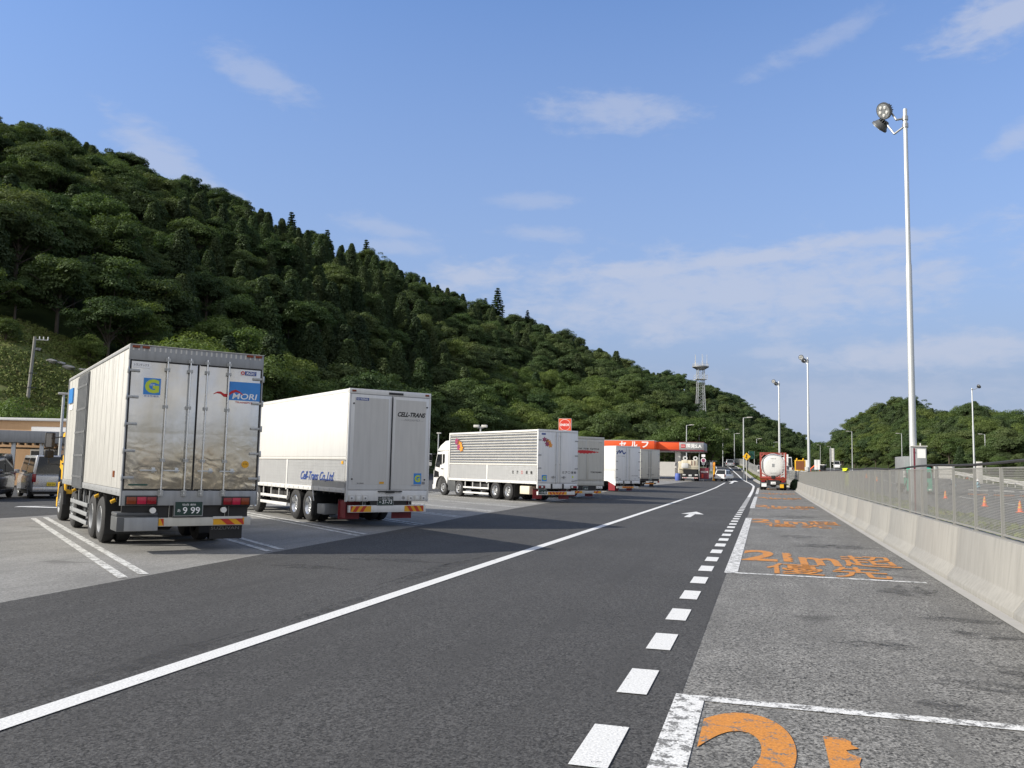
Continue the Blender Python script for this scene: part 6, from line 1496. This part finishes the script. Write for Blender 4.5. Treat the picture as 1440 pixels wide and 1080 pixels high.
def mth(op, a, b=0.0, clamp=False):
    m = N_('ShaderNodeMath', operation=op); m.use_clamp = clamp
    for s, v in zip(m.inputs, (a, b)):
        if hasattr(v, 'is_linked'): nt.links.new(v, s)
        else: s.default_value = v
    return m.outputs[0]
def rmp(f, stops):
    r = N_('ShaderNodeValToRGB'); e = r.color_ramp.elements
    while len(e) < len(stops): e.new(.5)
    for q, (p, v) in zip(e, stops): q.position = p; q.color = (v, v, v, 1)
    nt.links.new(f, r.inputs[0]); return r.outputs[0]
# thin fair weather clouds, each at its own azimuth and elevation in the sky
az_ = mth('ARCTAN2', sep.outputs[0], sep.outputs[1]); el_ = mth('ARCSINE', sep.outputs[2])
cx = N_('ShaderNodeCombineXYZ'); nt.links.new(az_, cx.inputs[0]); nt.links.new(mth('MULTIPLY', el_, 2.6), cx.inputs[1])
def cn(scale, det, off=0.0, dist=.4):
    n = N_('ShaderNodeTexNoise', noise_dimensions='4D'); n.inputs['W'].default_value = off; n.inputs['Scale'].default_value = scale; n.inputs['Detail'].default_value = det; n.inputs['Roughness'].default_value = .6; n.inputs['Distortion'].default_value = dist; nt.links.new(cx.outputs[0], n.inputs['Vector']); return n.outputs['Fac']
nz = mth('SUBTRACT', cn(11, 7), .5); nz2 = mth('SUBTRACT', cn(34, 5, 3.0), .5); wob = mth('ADD', mth('MULTIPLY', nz, 2.8), mth('MULTIPLY', nz2, 2.0))
CL = [(-0.1724, 0.4015, 0.0784, 0.0210, -0.06, .55), (-0.2766, 0.3071, 0.0454, 0.0085, -0.02, .35), (-0.5817, 0.4137, 0.0495, 0.0171, -0.27, .45), (-0.6875, 0.3192, 0.0495, 0.0247, -0.52, .55), (-0.6303, 0.2899, 0.033, 0.0115, -0.22, .6), (-0.045, 0.2000, 0.2622, 0.0420, 0.06, .72), (-0.05, 0.2360, 0.21, 0.0130, 0.085, .8), (0.125, 0.2503, 0.0695, 0.0110, 0.03, .65), (-0.3377, 0.2198, 0.0495, 0.0181, 0.18, .75), (-.16, .215, .09, .016, .05, .4),
      (0.1642, 0.1279, 0.1355, 0.0190, 0.04, .75), (0.26, 0.4508, 0.0707, 0.0234, 0.13, .75), (0.2521, 0.3342, 0.0289, 0.0132, 0.28, .5), (0.0093, 0.1339, 0.0371, 0.0082, -0.02, .5), (0.0626, 0.4536, 0.066, 0.0112, 0.28, .35), (-0.4391, 0.2698, 0.0495, 0.0115, -0.12, .4), (-0.2548, 0.2685, 0.0495, 0.0074, -0.02, .4), (-0.4219, 0.2509, 0.0412, 0.0099, -0.02, .4), (.02, .07, .3, .035, 0, .4)]
cl = None
for a0, e0, ra, re_, k, st in CL:
    da = mth('SUBTRACT', az_, a0); de = mth('SUBTRACT', mth('SUBTRACT', el_, e0), mth('MULTIPLY', da, k))
    qa = mth('DIVIDE', da, ra * 1.5); qe = mth('DIVIDE', de, re_ * 1.5); d2 = mth('SQRT', mth('ADD', mth('MULTIPLY', qa, qa), mth('MULTIPLY', qe, qe)))
    f = mth('MULTIPLY', mth('SUBTRACT', mth('ADD', 1.0, mth('MULTIPLY', wob, .6)), d2), 1.15, True); f = mth('MULTIPLY', mth('MULTIPLY', f, f), mth('SUBTRACT', 3.0, mth('MULTIPLY', f, 2.0)))
    f = mth('MULTIPLY', f, st * .85); cl = f if cl is None else mth('MAXIMUM', cl, f)
# bright cloud added behind the camera, out of view, to whiten the blue shade
bk = mth('MULTIPLY', rmp(cn(2.4, 6, 7.0), [(.34, .25), (.56, .95)]), rmp(mth('ADD', mth('MULTIPLY', sep.outputs[1], .5), .5), [(.40, 1), (.62, 0)]))
haze = rmp(sep.outputs[2], [(0.0, .97), (.10, .9), (.24, .58), (.5, .12)])
sdot = mth('ADD', mth('MULTIPLY', sep.outputs[0], to.x), mth('MULTIPLY', sep.outputs[1], to.y))
glow = rmp(mth('ADD', mth('MULTIPLY', sdot, .5), .5), [(.70, 0), (.90, .95)])
mx = N_('ShaderNodeMix', data_type='RGBA'); nt.links.new(haze, mx.inputs[0]); tint = N_('ShaderNodeMix', data_type='RGBA', blend_type='MULTIPLY'); tint.inputs[0].default_value = 1; nt.links.new(sky.outputs[0], tint.inputs[6]); tint.inputs[7].default_value = (.84, .95, 1.12, 1); nt.links.new(tint.outputs[2], mx.inputs[6]); mx.inputs[7].default_value = (1.60, 1.93, 2.70, 1)
mx2 = N_('ShaderNodeMix', data_type='RGBA'); nt.links.new(cl, mx2.inputs[0]); nt.links.new(mx.outputs[2], mx2.inputs[6]); mx2.inputs[7].default_value = (2.75, 2.95, 3.55, 1)
mx3 = N_('ShaderNodeMix', data_type='RGBA'); nt.links.new(glow, mx3.inputs[0]); mxb = N_('ShaderNodeMix', data_type='RGBA'); nt.links.new(bk, mxb.inputs[0]); nt.links.new(mx2.outputs[2], mxb.inputs[6]); mxb.inputs[7].default_value = (4.1, 4.0, 3.85, 1); nt.links.new(mxb.outputs[2], mx3.inputs[6]); mx3.inputs[7].default_value = (7.0, 6.5, 5.7, 1)
nt.links.new(mx3.outputs[2], bg.inputs[0]); bg.inputs[1].default_value = .14
cd = bpy.data.cameras.new('camera'); cam = link(bpy.data.objects.new('camera', cd)); cd.sensor_width = 36; cd.lens = 36 * 1212.5 / 1440; cd.clip_start = .1; cd.clip_end = 6000
YAW, PIT, ROL = rad(16.3167), rad(5.5266), .0208
fv = Vector((-math.sin(YAW), math.cos(YAW), 0)); rv = Vector((math.cos(YAW), math.sin(YAW), 0)); uz = Vector((0, 0, 1))
F_ = fv * math.cos(PIT) + uz * math.sin(PIT); U0 = -fv * math.sin(PIT) + uz * math.cos(PIT); R_ = rv * math.cos(ROL) + U0 * math.sin(ROL); U_ = -rv * math.sin(ROL) + U0 * math.cos(ROL)
mw = Matrix.Identity(4); mw.col[0][:3] = R_; mw.col[1][:3] = U_; mw.col[2][:3] = -F_; mw.col[3][:3] = (0, 0, 1.70); cam.matrix_world = mw; scn.camera = cam
scn.view_settings.view_transform = 'Standard'; scn.view_settings.look = 'None'; scn.view_settings.exposure = 0.55; scn.view_settings.gamma = 1
scn.render.engine = 'CYCLES'
cy = scn.cycles; cy.use_denoising = True; cy.max_bounces = 6; cy.diffuse_bounces = 2; cy.glossy_bounces = 3; cy.transmission_bounces = 3; cy.transparent_max_bounces = 6; cy.sample_clamp_indirect = 6
w.cycles.sampling_method = 'MANUAL'; w.cycles.sample_map_resolution = 256
